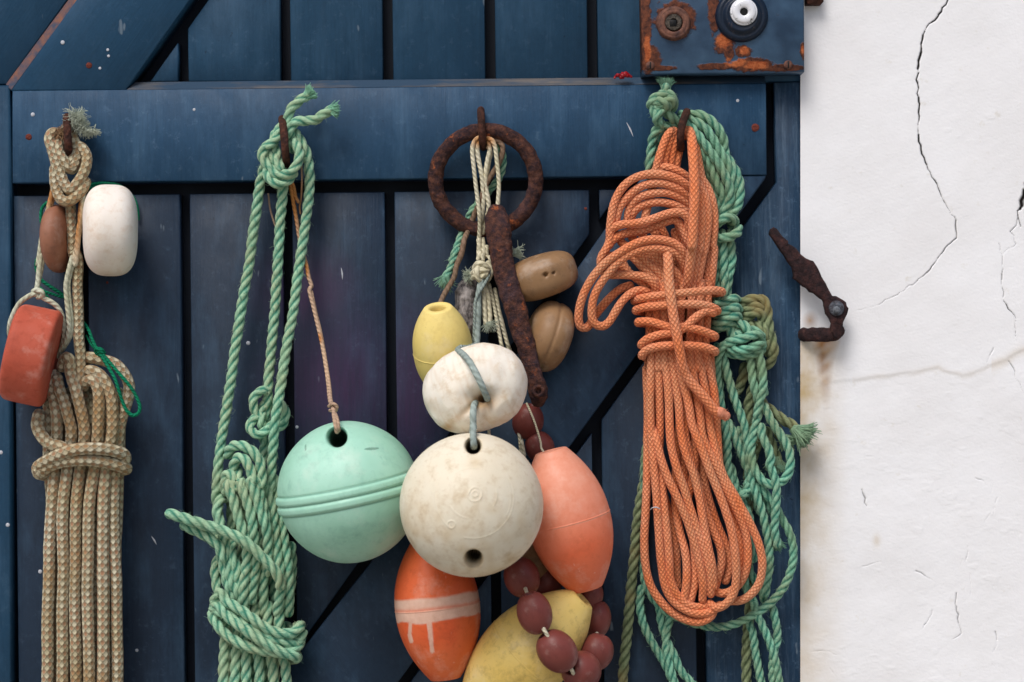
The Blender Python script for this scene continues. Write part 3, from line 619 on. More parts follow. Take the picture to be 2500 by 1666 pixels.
# --- orange braided hank
hank = thing('orange_rope', 'orange braided rope in a long hank bound round its middle, on the rightmost hook', 'rope', P(1670, 1516, 30))
mb = MB()
for s, d in (
    ('K 940,522,24 905,560,27 870,640,30 838,740,32 815,830,31 L 640,-90,30', 0), ('K 960,520,22 925,600,24 890,720,26 868,840,26 860,900,26', 0), ('K 985,560,20 955,650,22 935,760,22 925,850,22', 0), ('K 1000,700,16 985,760,18 970,850,18', 0),
    ('K 1120,560,20 1150,700,24 1180,850,26 1200,930,27 1250,1010,28 1285,1110,30 1303,1230,30 1300,1380,30 1292,1500,29 L 1172,150,28 1163,280,27 1150,400,26 1140,480,22', 0),
    ('K 1165,960,30 1195,1010,32 1230,1100,36 1250,1230,38 1238,1400,38 1218,1540,38 L 1090,180,38 1070,280,37 1050,380,35 1045,470,30', 0),
    ('K 1165,1040,34 1190,1130,38 1200,1260,40 1190,1420,42 1175,1560,43 L 1060,120,43 1030,260,42 1010,380,38 1000,470,33', 0),
    ('L 1138,60,24 1140,200,24 1120,320,24 1105,400,24 1095,480,22', 0), ('K 1140,1180,28 1150,1300,30 1155,1450,30 L 1020,200,30 985,330,30 960,470,28', 0),
    # arcs
    ('K 790,870,20 830,845,28 890,832,32 960,850,33 1030,885,31 1100,940,25', 0),
    ('K 1130,1060,26 1070,985,38 1000,935,42 920,905,44 830,890,44 740,890,43 640,915,42 550,975,41 485,1060,40 445,1160,40 425,1270,40 415,1360,40 410,1460,40 L 345,150,42 310,210,42 303,270,40 318,300,34 360,280,26 400,240,18', 0),
    ('K 1130,1150,24 1070,1075,34 1000,1015,39 900,975,41 800,965,41 700,985,40 610,1040,38 545,1110,37 495,1180,36 472,1260,36 462,1330,34', 0),
    ('K 1120,1210,24 1060,1130,32 990,1080,36 900,1050,38 800,1050,38 700,1070,37 630,1110,35 585,1170,33 565,1250,32 560,1320,30', 0),
    ('K 1120,1260,22 1060,1205,30 980,1160,34 900,1138,35 820,1130,35 740,1140,34 670,1165,33 620,1205,32 590,1260,30', 0),
    ('K 1130,1420,30 1088,1350,40 1075,1265,45 1030,1222,47 960,1215,48 880,1235,48 800,1265,48 700,1295,47 600,1310,46 520,1318,44 450,1345,41 410,1400,36', 0),
    ('K 1120,1560,28 1085,1480,36 1050,1390,38 1010,1310,38 960,1280,38 880,1300,38 790,1340,37 690,1372,36 590,1385,36 500,1410,37 430,1460,38 405,1500,40', 0),
    ('L 960,330,30 958,240,38 925,160,44 870,110,46 790,85,48 700,80,50 610,95,52 520,135,53 430,190,54 350,250,54 280,320,54 215,410,53 170,500,52 142,600,50 135,690,48 150,745,46 190,755,42 220,730,36 240,690,32 300,610,30 370,530,28 450,460,27 530,430,26', 0),
    ('L 968,380,24 950,300,34 910,220,40 850,170,44 770,150,46 680,150,48 590,165,50 500,205,51 420,270,52 360,340,52 300,420,52 255,510,52 237,600,51 240,680,50 265,728,49 320,742,47 370,705,45 410,640,43 460,560,42 520,500,40 590,470,38 650,475,36 710,500,30', 0),
    ('L 330,345,34 380,350,38 460,348,40 540,352,41 620,362,42 680,392,42 720,440,40 740,500,36', 0),
    ('L 430,40,28 470,110,30 540,140,32 600,200,32 680,270,32 760,350,32 800,440,30', 0), ('L 520,20,24 560,90,26 640,170,28 720,260,28 780,330,28 800,430,28', 0),
    ('L 600,-10,22 640,90,24 690,190,26 760,300,26 800,420,26', 0), ('L 690,-20,20 730,60,22 760,170,24 800,280,24 850,420,24', 0), ('L 900,-30,28 940,60,28 965,160,26 940,300,24 900,450,24', 0), ('L 870,20,24 890,120,26 910,260,28 905,400,28 900,470,26', 0),
    ('L 750,-40,18 800,60,18 860,200,20 880,330,20 880,450,20', 0), ('L 700,140,26 760,230,30 860,310,34 905,380,34 925,470,32', 0), ('L 540,200,26 590,250,30 640,310,32 700,370,33 760,430,33 790,490,30', 0),
    ('L 470,250,22 510,320,26 570,370,30 640,420,30 700,480,28', 0), ('L 380,200,30 400,260,28 450,290,26 510,310,24', 0)):
    braid(mb, s)
mb.build('coil', BR_O, hank)
# body passing under the turns, then down to the bottom loops
mb = MB()
LOW = [
    ('S 1589,850,40 M 262,0,44 263,120,44 268,260,44 285,450,45 298,600,46 310,760,46 322,920,45 340,1040,43 380,1120,42 445,1172,42 520,1195,42 590,1185,40 640,1150,34', 0),
    ('S 1578,900,26 M 250,100,28 246,260,32 243,450,36 236,640,38 230,800,38 238,940,38 262,1040,37 310,1120,36 380,1190,35 450,1228,36 530,1240,38 590,1212,38 610,1170,34', 0),
    ('S 1604,850,40 M 312,0,40 315,160,38 310,330,36 322,480,40 340,640,44 356,780,46 364,900,46 370,1010,44 400,1085,43 450,1140,42 510,1160,40 575,1150,36', 0),
    ('S 1589,1040,38 M 290,240,45 320,360,49 365,480,51 420,590,52 465,700,52 500,820,51 530,930,49 548,1040,46 545,1120,40', 0),
    ('S 1620,850,42 M 362,0,46 366,160,47 375,290,48 402,400,49 446,520,50 484,640,50 520,760,50 562,880,49 590,1000,47 590,1090,42', 0),
    ('S 1636,850,42 M 400,-40,44 415,60,45 425,200,45 452,330,46 500,450,47 530,570,48 548,700,49 570,820,49 596,930,48 606,1050,44', 0),
    ('S 1650,850,44 M 445,-40,46 468,60,47 490,180,49 530,280,51 580,410,53 630,530,54 672,650,54 705,760,54 724,880,53 728,1000,51 712,1090,49 670,1145,48 620,1165,44 585,1140,38', 0),
    ('S 1660,900,34 M 445,150,34 455,260,36 490,400,37 530,520,37 560,640,37 600,740,36 640,830,36 650,920,35 630,1000,33 615,1050,30', 0),
    ('S 1682,850,40 M 530,120,42 545,240,44 590,340,45 640,440,46 690,560,46 740,660,44 780,760,42 790,880,41 775,980,40 740,1040,38 690,1080,37 640,1085,36 600,1060,34', 0),
    ('S 1702,850,38 M 570,60,38 590,200,40 620,330,42 660,450,44 710,540,45 760,630,45 815,730,45 852,830,45 868,930,44 852,1030,42 810,1090,40 755,1125,38 700,1130,36', 0),
    ('S 1721,850,36 M 608,0,34 622,160,34 630,300,35 640,400,35 670,500,34', 0), ('S 1733,850,28 M 600,20,28 612,150,28 618,300,28 640,430,29 680,560,30 715,660,32 740,760,33 750,860,34 752,960,34', 0),
    ('S 1650,900,26 M 420,120,24 400,400,26 400,620,28 420,750,34 446,850,40 458,950,42 455,1050,42 440,1130,40', 0), ('S 1640,900,20 M 430,200,20 450,500,24 480,700,30 495,820,36 503,930,38 500,1040,38 480,1120,38', 0),
    ('S 1690,900,20 M 520,200,20 560,500,22 620,700,24 680,850,26 690,950,26 670,1020,26', 0), ('S 1610,900,20 M 300,200,18 320,500,20 380,700,24 400,850,26 405,980,26 410,1050,26', 0),
    ('S 1715,900,20 M 590,240,20 640,500,22 700,700,22 740,850,20 720,960,20', 0), ('M 480,0,28 500,200,28 500,400,30 470,560,30 440,650,28', 0)]
for s, d in LOW: braid(mb, s)
mb.build('lower_loops', BR_O, hank)
mb = MB()
for x0, x1, dd in ((1580, 1592, 34), (1600, 1607, 42), (1622, 1622, 44), (1645, 1637, 42), (1668, 1652, 40), (1690, 1684, 42), (1712, 1703, 40), (1730, 1722, 34), (1600, 1604, 22), (1640, 1640, 20), (1680, 1680, 20), (1715, 1715, 20), (1590, 1583, 22)):
    braid(mb, [(x0, 690, dd - 6), (x0 * .6 + x1 * .4, 750, dd - 2), (x0 * .4 + x1 * .6, 810, dd), (x1, 860, dd), (x1, 900, dd)])
mb.build('middle_strands', BR_O, hank)
mb = MB()
for s in ('L 560,545 620,530 700,516 800,503 900,492 1000,482 1100,472 1180,468 1232,480', 'L 572,620 640,598 740,586 850,578 960,572 1060,576 1140,592 1195,622', 'L 590,712 640,708 700,712 780,735 850,752 940,748 1030,765 1110,790 1178,818',
          'L 612,885 650,850 700,826 790,800 880,790 960,740 1010,690 1060,650 1110,625 1160,640', 'L 615,965 650,930 720,905 800,893 900,890 1000,893 1100,905 1178,932'):
    p = wrapr(s, 1657, 108, 30, 29); braid(mb, p)
mb.build('binding_turns', BR_O, hank)
mb = MB()
braid(mb, 'K 1052,560,14 1060,525,22 1085,520,26 1105,570,33 1117,680,44 1125,800,52 1133,950,57 1135,1100,60 1128,1250,61 1120,1400,61 1112,1520,60 L 1012,60,58 998,180,54 982,300,48 970,400,42 960,480,34', r=12)
c = braid(mb, 'L 815,190,44 822,260,52 822,360,58 830,450,64 845,560,68 862,680,69 880,780,69 898,880,69 915,960,67 930,1040,64 955,1110,60 1000,1180,58 1060,1250,57 1120,1320,56 1180,1390,55 1235,1415,54', r=12)
mb.build('front_strand', BR_O, hank)
g = G('cut_rope_end'); CUT = g.done(g.mix(g.noise(g.obj, 300, 3), C('e0987a'), C('c27052')), .8, g.bump(g.noise(g.obj, 400, 3), .001))
mb = MB(); q, _ = spline(path('L 1215,1400,55 1240,1418,54 1262,1432,53'), 2); mb.tube(PP(*q.T), np.linspace(14, 11, len(q)) * PX, 12, rough=.0012, rfreq=120); fray(mb, 1771, 1016, 53, 10, 4, 40, 12, .8, 8); mb.build('cut_end', CUT, hank)
mb = MB(); q, _ = spline(path('M 262,632,51 275,622,57 295,620,58 312,628,56'), 1.5); mb.tube(PP(*q.T), 1.5 * PX, 6); mb.build('thread', SPECK, hank)

# --- teal rope behind it
teal = thing('green_rope', 'tangled green three strand rope with loose loops and frayed ends, behind the orange hank', 'rope', P(1850, 1666, 10))
mb = MB()
for s in ('K 893,150,22 890,200,22', ): laid(mb, s, r=12)
fray(mb, 1624, 218, 11, 4, -30, 130, 32, .34, 9, th=.00045, curl=.15, wav=.1); mb.build('frayed_tip', LAID_T, teal)
mb = MB()
for s in ('K 890,215,24 850,225,30 790,250,30 765,290,26 790,330,20 850,300,30 930,255,30 950,290,24 930,330,16 870,330,14', 'K 860,205,20 910,210,24 950,240,20 958,290,14 940,340,12 890,330,12', 'K 800,330,28 790,290,26 830,270,32 880,280,34 900,310,30 880,345,20',
          'K 790,320,26 800,380,28 825,440,26 850,470,22', 'K 860,330,28 835,370,31 815,410,30 820,440,24', 'K 880,340,20 920,385,22 960,425,18 1000,460,8'):
    laid(mb, s, r=12.5, fuzz=2)
mb.build('stopper_knot', LAID_T, teal)
mb = MB()
for s in ('K 990,470,8 930,485,14 860,490,20 810,520,20 782,580,16 768,660,12 760,740,12 752,820,12 745,900,10', 'K 1000,500,6 920,520,6 870,580,6 830,660,6 800,750,6 770,850,6 760,920,6',
          'K 1030,380,10 1080,385,14 1150,382,18 1220,405,18 1290,455,18 1350,530,18 1385,620,16 1392,700,14 1430,780,16 1480,860,18 1515,950,18 1525,1040,18 1510,1130,18 1475,1200,18 1420,1250,18 1370,1280,16',
          'K 1030,420,12 1080,425,18 1150,450,22 1220,500,22 1280,580,22 1340,680,22 1395,770,22 1440,860,22 1462,950,20 1475,1040,16 1470,1150,12', 'K 1040,450,14 1090,480,22 1150,550,25 1220,640,26 1290,730,26 1350,820,26 1400,920,25 1430,1010,24 1435,1100,22 1410,1180,20 1380,1240,18',
          'K 1090,560,14 1150,640,18 1210,710,20 1260,800,20 1300,900,20 1340,1000,20 1375,1080,18 1385,1160,16 1370,1230,14', 'K 1150,700,12 1220,800,14 1270,900,14 1310,1000,14 1330,1100,14 1345,1200,12 1345,1280,12', 'K 1180,800,8 1240,950,8 1280,1080,8 1310,1200,8 1330,1280,8',
          'L 1180,30,12 1180,150,12 1178,280,12 1180,420,12 1190,540,12', 'L 1235,30,16 1240,150,16 1243,300,16 1250,420,16 1262,520,14', 'L 1290,30,12 1300,130,12 1308,230,12 1290,330,12 1272,430,10 1265,520,8', 'L 1205,60,6 1215,250,6 1215,450,6', 'L 1262,60,8 1270,200,8 1262,380,8'):
    laid(mb, s, r=12, fuzz=1.5)
for s in ('K 1310,1330,20 1350,1290,26 1400,1262,28 1450,1268,24 1475,1300,16 1440,1320,8', 'K 1300,1400,12 1330,1425,22 1400,1432,26 1460,1415,25 1500,1385,20 1505,1350,14 1460,1370,6'):
    laid(mb, s, r=12)
mb.build('upper_loops', LAID_T, teal)
mb = MB()
for s in ('N 262,270,8 300,262,22 350,245,26 400,228,24 425,235,14', 'N 258,345,10 290,335,24 350,310,29 410,290,27 440,300,16', 'N 250,405,10 290,400,26 350,375,30 410,350,28 440,355,16', 'N 240,440,8 290,435,20 360,410,24 430,385,20', 'N 300,300,8 330,330,16 360,380,18 330,430,14', 'N 330,380,14 370,420,20 390,470,20 400,530,18',
          'N 425,395,20 470,410,28 505,450,30 500,490,28 455,510,26 430,480,28', 'N 330,555,22 380,530,30 440,512,34 510,490,36 570,475,32 595,490,24', 'N 370,570,24 430,585,32 500,578,35 560,555,33 600,530,26', 'N 360,600,16 420,615,24 480,620,28 550,605,28 590,585,22 605,560,18', 'N 500,440,20 540,450,24 580,470,24 590,510,22 560,540,18', 'N 440,470,22 450,520,20 430,560,20', 'N 395,430,14 420,470,20 440,530,22 470,570,20'):
    laid(mb, s, r=12, fuzz=2)
mb.build('knot', LAID_T, teal)
mb = MB()
for s in ('N 370,535,26 330,560,26 298,620,24 285,700,22 287,780,20 298,870,18 312,960,18 330,1060,18 348,1160,18 358,1260,18 360,1380,18 372,1480,18 400,1568,18 M 735,600,18 770,720,18 800,820,18 820,900,18', 'N 325,600,16 345,700,18 370,790,20 395,870,20 420,950,20 450,1030,20 475,1110,20 495,1200,20 505,1290,20 520,1400,20 530,1500,20 M 860,620,20 885,720,20 905,820,20 905,950,20 892,1030,18 885,1090,16',
          'N 285,560,8 300,700,8 310,900,6 330,1100,6', 'N 365,1090,12 400,1160,14 440,1260,14 480,1360,14 510,1450,14 500,1530,14 M 800,480,16 790,530,18 765,550,22', 'M 765,550,22 745,580,18 780,640,14 800,700,10', 'N 520,640,24 530,740,26 545,840,27 560,900,26 575,960,24 570,1040,24 552,1120,24 535,1200,24 525,1280,24 535,1370,25 558,1430,26 600,1490,27 650,1520,28 710,1510,28 760,1480,29 790,1420,30 798,1340,30 780,1260,29 740,1190,28 690,1120,27 650,1050,26 620,980,24',
          'N 580,610,26 598,700,28 608,800,29 600,880,29 580,960,28 562,1040,26', 'N 548,630,18 560,720,18 590,800,18 620,880,20', 'N 595,1120,26 605,1190,28 640,1260,30 660,1330,31 655,1390,31 680,1450,31 695,1520,31 700,1568,31 M 940,660,30 935,740,28 950,820,26',
          'M 845,500,16 880,540,18 930,600,18 975,680,18 1010,740,20 1034,810,20 1036,900,20 1018,980,20 980,1060,18 930,1120,18 870,1170,20 800,1215,20 710,1255,18 620,1270,16 540,1258,14 480,1230,12', 'M 240,290,8 228,400,8 224,600,4 222,800,2 225,980,2 245,1060,4 290,1130,6 340,1180,8 420,1220,10 520,1255,10 600,1265,12',
          'M 212,1060,4 205,1160,6 225,1260,8 270,1350,8 320,1430,8 365,1520,8 400,1620,8 410,1700,8', 'M 310,1160,6 320,1240,8 350,1340,10 390,1420,10 430,1510,10 500,1590,10 540,1680,10', 'M 370,1210,8 350,1300,10 350,1400,12 372,1500,12 400,1600,12 420,1700,12',
          'M 825,1150,18 850,1220,20 890,1310,20 925,1400,20 950,1500,18 965,1620,16 970,1720,16', 'M 925,1160,10 940,1240,12 950,1330,12 930,1420,14 925,1520,14 930,1640,12 935,1720,12', 'M 790,1230,8 815,1300,10 830,1400,12 850,1500,12 868,1600,12 880,1720,12', 'M 700,400,10 730,520,10 770,600,10 800,680,8 790,800,6 800,960,6 850,1050,8 880,1120,8', 'M 740,200,8 760,300,8 790,400,8 820,520,8 850,640,6',
          'M 770,1000,10 790,1080,10 830,1140,10', 'M 860,500,8 900,600,8 940,680,10'):
    laid(mb, s, r=10.5 if s[0] == 'M' else 11, fuzz=3)
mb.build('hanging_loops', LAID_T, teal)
mb = Multi(); fray(mb, 1897, 1318, 13, 5, 30, 90, 34, .3, 8, th=.00045, curl=.3); fray(mb, 1830, 1198, 10, -16, 18, 60, 26, .4, 9, th=.0004); fray(mb, 1858, 960, 12, 14, 12, 40, 18, .5, 7, th=.0004); fray(mb, 1900, 1140, 12, 8, 20, 40, 24, .5, 7)
mb.build('frayed_end', LAID_T, teal)

# --- olive rope
olive = thing('olive_rope', 'faded olive rope with a brushed out end reaching the white wall', 'rope', P(1520, 1666, 6))
mb = MB()
for s in ('N 430,300,4 450,262,8 500,238,10 560,228,10 605,238,10 632,290,10 640,360,10 650,440,12 668,510,12 680,570,12 672,630,10 645,680,8 620,700,4', 'N 450,330,6 500,300,10 550,280,12 590,290,10', 'N 455,370,8 510,345,12 560,325,14 595,340,12 600,380,8', 'N 520,400,8 570,430,12 610,480,12 640,540,12 645,600,10', 'N 590,400,10 620,450,14 640,490,14',
          'N 600,700,-2 560,790,-2 520,900,0 500,1020,0 520,1120,0 560,1250,0 M 800,400,0 790,600,-2 790,900,-2 800,1200,0', 'N 480,700,-2 460,800,0 430,860,0 400,900,0', 'N 560,900,0 620,970,4 680,1020,8 740,1065,10 800,1100,12 850,1140,14', 'N 700,1130,2 740,1200,4 790,1280,6', 'N 630,1150,2 690,1300,2 730,1400,2',
          'M 250,240,2 240,420,2 215,530,4 197,640,6 185,760,6 172,900,6 158,1050,6 145,1200,6 130,1350,6 118,1480,6 108,1600,6 100,1720,6', 'M 795,1230,0 785,1330,0 782,1450,0 785,1600,0 788,1720,0'):
    laid(mb, s, r=13, fuzz=1.5)
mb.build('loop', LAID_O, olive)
g_ = m_laid('brushed_rope', '8fb898', '5a8a6c', '9cb791'); mb = MB()
fray(mb, 1938, 1046, 14, 26, 20, 260, 56, .36, 11, 3, .2, .0005, .08); fray(mb, 1915, 1070, 8, 18, 22, 110, 34, .5, 10, 2, .3, .0005, .15); fray(mb, 1895, 1120, 4, 2, 26, 100, 40, .4, 10, 2, .3, .0004, .2)
mb.build('brushed_end', g_, olive)

# --- green rope hank, second hook
gh = thing('green_rope', 'thick pale green three strand rope hanging in a knotted hank from the second hook', 'rope', P(620, 1700, 20))
mb = MB()
for s in ('D 330,560,26 310,620,26 285,700,22 262,800,18 250,900,16 236,1020,14 215,1150,13 195,1300,13 175,1440,14 150,1568,14 E 605,90,14 585,210,14 562,370,14 540,520,15 520,680,16 500,800,17 478,940,18 455,1080,20 436,1200,22 422,1320,24 412,1440,26 405,1568,26 F 390,150,26 400,300,24 412,420,24',
          'D 450,690,20 442,780,22 436,900,20 424,1040,18 412,1200,16 402,1360,15 398,1480,14 390,1568,14 E 858,80,14 842,260,14 828,420,14 815,560,14 800,700,16 795,820,18 790,900,18 780,980,16 770,1060,14',
          'D 545,400,22 575,455,22 612,520,22 635,600,20 645,680,20 648,760,18 642,860,18 630,970,18 612,1100,18 595,1220,18 575,1340,18 560,1450,18 545,1568,19 E 1000,120,20 975,280,22 950,400,24 930,520,26 912,640,30 895,760,34 870,920,38 848,1060,38 838,1200,34 828,1330,32 822,1450,32 815,1568,32 F 800,100,30 775,180,28'):
    laid(mb, s, r=12.8, fuzz=2.5)
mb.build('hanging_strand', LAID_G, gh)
mb = MB()
for s in ('D 480,470,12 488,400,16 482,330,24 482,270,27 500,215,28 540,170,28 590,130,27 630,105,26', 'D 520,520,14 500,450,20 498,390,28 515,330,31 570,300,32 640,298,32 700,285,32 750,250,31 800,222,30',
          'D 415,350,10 400,400,20 385,450,28 340,480,32 300,510,32 285,565,32 305,620,33 350,670,34 390,710,36 440,715,38 500,695,40 545,640,40 565,580,38 560,520,34 535,470,26 520,440,20', 'D 385,400,16 372,450,22 385,520,24 400,580,26 410,650,28 430,690,26', 'D 330,600,28 318,660,30 328,730,34 370,775,36 430,780,36 480,755,34 520,710,30', 'D 520,460,16 560,500,20 595,540,20 620,600,18', 'D 360,560,26 390,610,32 420,660,36'):
    laid(mb, s, r=12.5, fuzz=2)
mb.build('hitch', LAID_G, gh)
mb = Multi(); fray(mb, 750, 233, 26, 22, -14, 130, 26, .3, 10, th=.00045, curl=.15, wav=.1); fray(mb, 806, 269, 30, 24, -1, 130, 26, .3, 10, th=.00045, curl=.15, wav=.1); mb.build('frayed_end', m_laid('bright_fray', '96d6b4', '5bb494', 'a8d8b8'), gh)
mb = MB()
for s in ('E 790,800,20 745,800,26 700,830,28 682,890,28 700,950,26 730,1000,26 745,1060,26', 'E 770,900,18 750,960,22 745,1020,26 760,1080,22', 'E 840,1050,16 800,1090,30 760,1120,34 705,1130,34 665,1090,32 668,1040,30 700,1005,28 740,1010,20', 'E 830,900,12 890,900,16 925,940,18 930,1000,18 905,1060,18 860,1090,18 830,1090,16', 'E 760,1140,16 770,1200,14 760,1280,14 755,1340,14'):
    laid(mb, s, r=12, fuzz=2)
mb.build('middle_knot', LAID_G, gh)
mb = MB()
for s in ('E 490,1290,28 510,1240,36 555,1215,42 620,1225,46 680,1265,48 725,1330,48 745,1420,48 750,1520,48 F 690,60,48 715,180,48 745,300,48 765,420,46 770,520,44 760,640,40 740,760,38 735,900,36 740,1050,30', 'E 530,1420,34 545,1340,42 580,1305,46 630,1335,50 665,1420,52 695,1500,53 F 640,60,53 680,180,54 715,290,54 750,390,54 770,480,50 775,600,46 770,750,42',
          'E 470,1568,34 470,1470,36 495,1430,40 530,1460,44 545,1540,46 F 470,90,48 510,200,50 545,320,52 580,430,53 610,540,52 620,640,50 600,800,48 590,950,44 600,1050,38', 'E 560,1400,34 580,1480,44 610,1568,50 F 560,60,50 600,180,52 640,300,54 660,420,54 670,540,50 680,700,46 660,850,44 650,960,40',
          'F 455,200,24 415,230,34 395,300,38 415,380,42 440,470,46 455,560,46 480,680,46 500,800,46 540,900,44 580,980,38', 'F 400,450,34 420,540,38 430,650,40 455,760,42 480,860,42 520,950,40', 'F 520,500,38 500,600,44 540,720,46 550,850,44 560,950,40', 'F 420,640,26 385,700,30 385,800,32 400,880,34 420,960,36', 'F 820,60,26 840,200,28 865,330,30 885,450,32 900,560,34 915,660,36 925,780,36 930,900,34 925,1050,28',
          'F 760,120,34 800,260,36 820,400,38 835,540,40 850,680,42 870,800,42 860,930,40 840,1050,34', 'F 940,560,18 950,700,18 940,850,18 925,950,18'):
    laid(mb, s, r=13, fuzz=2)
for i, (xa, xb) in enumerate(((455, 440), (540, 528), (600, 612), (680, 712), (770, 812), (860, 905))):
    laid(mb, 'F %d,1000,30 %d,1200,36 %d,1350,38 %d,1500,40 %d,1700,40 %d,1900,38' % (xa, xa, (xa + xb) / 2, xb, xb, xb), r=13.2)
for xa in (500, 580, 660, 740, 820): laid(mb, 'F %d,100,16 %d,600,16 %d,1200,16 %d,1900,16' % (xa, xa, xa, xa), r=13)
mb.build('coil', LAID_G, gh)
mb = MB()
laid(mb, 'F 45,318,66 110,335,66 200,368,66 300,402,64 400,432,64 500,468,66 590,515,68 670,580,68 740,650,68 805,720,66 850,790,64 865,850,60', r=13.5, fuzz=2); laid(mb, 'F 150,410,52 240,450,52 320,490,54 400,550,54 440,640,52', r=13, fuzz=2)
mb.build('tail', LAID_G, gh)
mb = MB()
for s, rx, rd in (('F 378,960 420,900 460,960 550,1020 650,1090 750,1160 860,1205 960,1200 1015,1150', 118, 34), ('F 370,1010 410,1000 470,1080 580,1165 700,1245 810,1315 900,1355 985,1375', 118, 36), ('F 360,1060 372,1100 430,1185 510,1250 610,1300 720,1330 830,1345 950,1330 1010,1280', 118, 30), ('F 390,1040 460,1060 560,1120 660,1180 780,1240 900,1270 1000,1270 1030,1200', 116, 30)):
    laid(mb, wrapr(s, 628, rx, 32, rd), r=13, fuzz=2)
mb.build('binding_turns', LAID_G, gh)

# --- speckled rope, first hook
sp = thing('speckled_rope', 'thick cream and brown speckled braided rope, doubled into a long bundle on the leftmost hook', 'rope', P(195, 1700, 20))
mb = MB()
for s in ('A 640,330,14 560,300,18 500,300,28 475,350,32 500,440,34 520,520,35 540,600,36 580,700,38 620,790,40 670,840,42 730,780,44 790,690,42 825,600,38 830,510,32 790,440,26 740,410,20 700,380,14', 'A 660,480,12 600,420,20 560,400,30 560,470,34 610,560,36 650,630,36 690,640,34 720,580,30 740,500,26', 'A 520,640,34 520,760,36 545,860,38 590,935,42 660,945,44 730,900,44 790,830,42 820,760,38', 'A 690,300,18 720,380,22 730,450,24 700,530,28 680,590,30'):
    braid(mb, s, r=13)
mb.build('knot', BR_L, sp)
mb = MB(); braid(mb, 'A 650,920,26 680,1000,28 690,1120,28 700,1300,28 700,1450,30 B 580,60,32 595,160,33 592,300,34 600,450,35 602,600,36 605,720,38 620,830,40 622,930,42 618,1040,44 600,1110,40 560,1180,36', r=13); mb.build('standing_part', BR_L, sp)
mb = MB()
cols = [(136, 126, 114, 44), (168, 152, 151, 48), (200, 185, 187, 46), (236, 216, 216, 50), (262, 251, 250, 48), (284, 275, 288, 40)]
tops = ['B 420,990,36 400,1070,38 415,1170,40 430,1300,44', 'B 440,1010,40 455,1090,44 490,1190,47 515,1300,49 545,1420,49', 'B 480,930,38 505,860,42 535,880,46 545,980,48 580,1100,50 610,1230,51 635,1340,51 650,1450,50', 'B 640,1080,40 655,1050,44 710,1030,50 745,1090,52 755,1200,53 752,1330,53 750,1450,52', 'B 640,980,36 690,960,42 760,990,46 815,1060,48 850,1160,49 862,1290,49 860,1440,48', 'B 640,860,32 700,860,36 790,880,38 880,910,38 950,980,38 990,1060,38 985,1160,38 950,1260,38 920,1370,38']
for (x1, x2, x3, d), tp in zip(cols, tops):
    p = path(tp); tail = [[x1 + (x1 * 0), 1118, d - 2], [x2 + (x1 - x2) * .6, 1165, d - 1], [x2, 1230, d], [x2 * .6 + x3 * .4, 1400, d], [x3, 1666, d], [x3, 1850, d - 4]]
    tail = np.array(tail, float); tail[2:5, 0] += np.random.uniform(-3, 3, 3); braid(mb, np.vstack([p, tail]), r=random.choice((14.2, 14.8, 15.2)))
for x1, x2, x3, d in ((120, 128, 128, 30), (170, 168, 168, 28), (205, 200, 201, 34), (225, 233, 233, 30), (262, 262, 268, 28), (290, 284, 280, 24), (150, 140, 134, 20), (238, 240, 240, 18)):
    braid(mb, [(x1, 960, d - 10), (x1, 1040, d), (x1, 1120, d), (x2, 1240, d), (x3, 1500, d), (x3, 1850, d)], r=15.5)
mb.build('bundle', BR_L, sp)
mb = MB()
braid(mb, 'B 300,1290,44 285,1360,48 310,1440,52 380,1520,58 C 380,110,64 430,150,66', r=15)
braid(mb, wrapr('C 238,262 232,235 262,210 320,180 380,150 450,125 540,115 640,118 720,132 770,155 778,180', 198, 110, 40, 30), r=15); braid(mb, wrapr('C 260,250 330,215 400,196 470,186 560,186 660,200 740,222 785,240', 198, 112, 38, 25), r=15)
mb.build('binding_turns', BR_L, sp)
mb = MB(); FR1 = m_laid('pale_fray', 'c3cfba', '8fa08c', 'cfd3c0')
fray(mb, 182, 290, 24, 26, 2, 260, 40, .75, 10, 3, .8, .00032, .6); fray(mb, 200, 310, 24, 22, -14, 120, 30, .7, 12, 3, 1.2, .0004, .6); fray(mb, 222, 322, 22, 2, 24, 90, 22, .6, 12, 2, 1.1, .0004, .5)
mb.build('frayed_end', FR1, sp)
mb = MB(); fray(mb, 146, 326, 26, -18, -18, 130, 24, .8, 12, 3, .9, .0004, .5)
mb.build('frayed_end', m_laid('brown_fray', 'b08468', '8a5f48', 'a98a60'), sp)

# --- cords
t = thing('cord', 'pale doubled cord looped from the leftmost rope knot round the red float', 'cord', P(90, 870, 30))
mb = Multi()
for s in ('A 545,700,38 510,820,38 480,950,36 450,1080,36 415,1220,36 385,1400,36 365,1568,36 B 318,60,36 300,180,37 290,290,38 275,360,42', 'A 555,720,34 520,860,34 470,1050,33 430,1240,34 400,1450,34 B 330,60,34 310,200,35 285,320,38 300,380,44',
          'B 300,375,44 250,375,46 200,400,46 150,440,44 110,510,42 82,580,40 72,640,36 78,700,24 90,760,10', 'B 290,355,42 330,400,46 390,430,45 440,470,43 478,540,40 492,630,38 485,730,34 460,800,26 420,850,12', 'A 800,880,40 785,1000,40 775,1100,40 750,1250,40 740,1400,41 720,1568,42 B 560,80,42 530,180,43 505,300,44 512,420,44 525,530,44 530,640,43 510,720,40 470,790,34 430,850,26',
          'A 790,900,36 770,1040,36 765,1200,36 725,1440,38 B 590,20,38 550,160,40 522,290,41 530,420,41 545,560,41 540,680,40 500,760,36 450,830,26', 'B 255,350,44 280,340,48 320,355,50 325,385,48 290,395,44'):
    cord(mb, s, r=6.2)
mb.build('strand', CORD_P, t)
t = thing('twine', 'thin bright green twine knotted beside the speckled rope with a hanging loop', 'twine', P(330, 1010, 40))
mb = Multi()
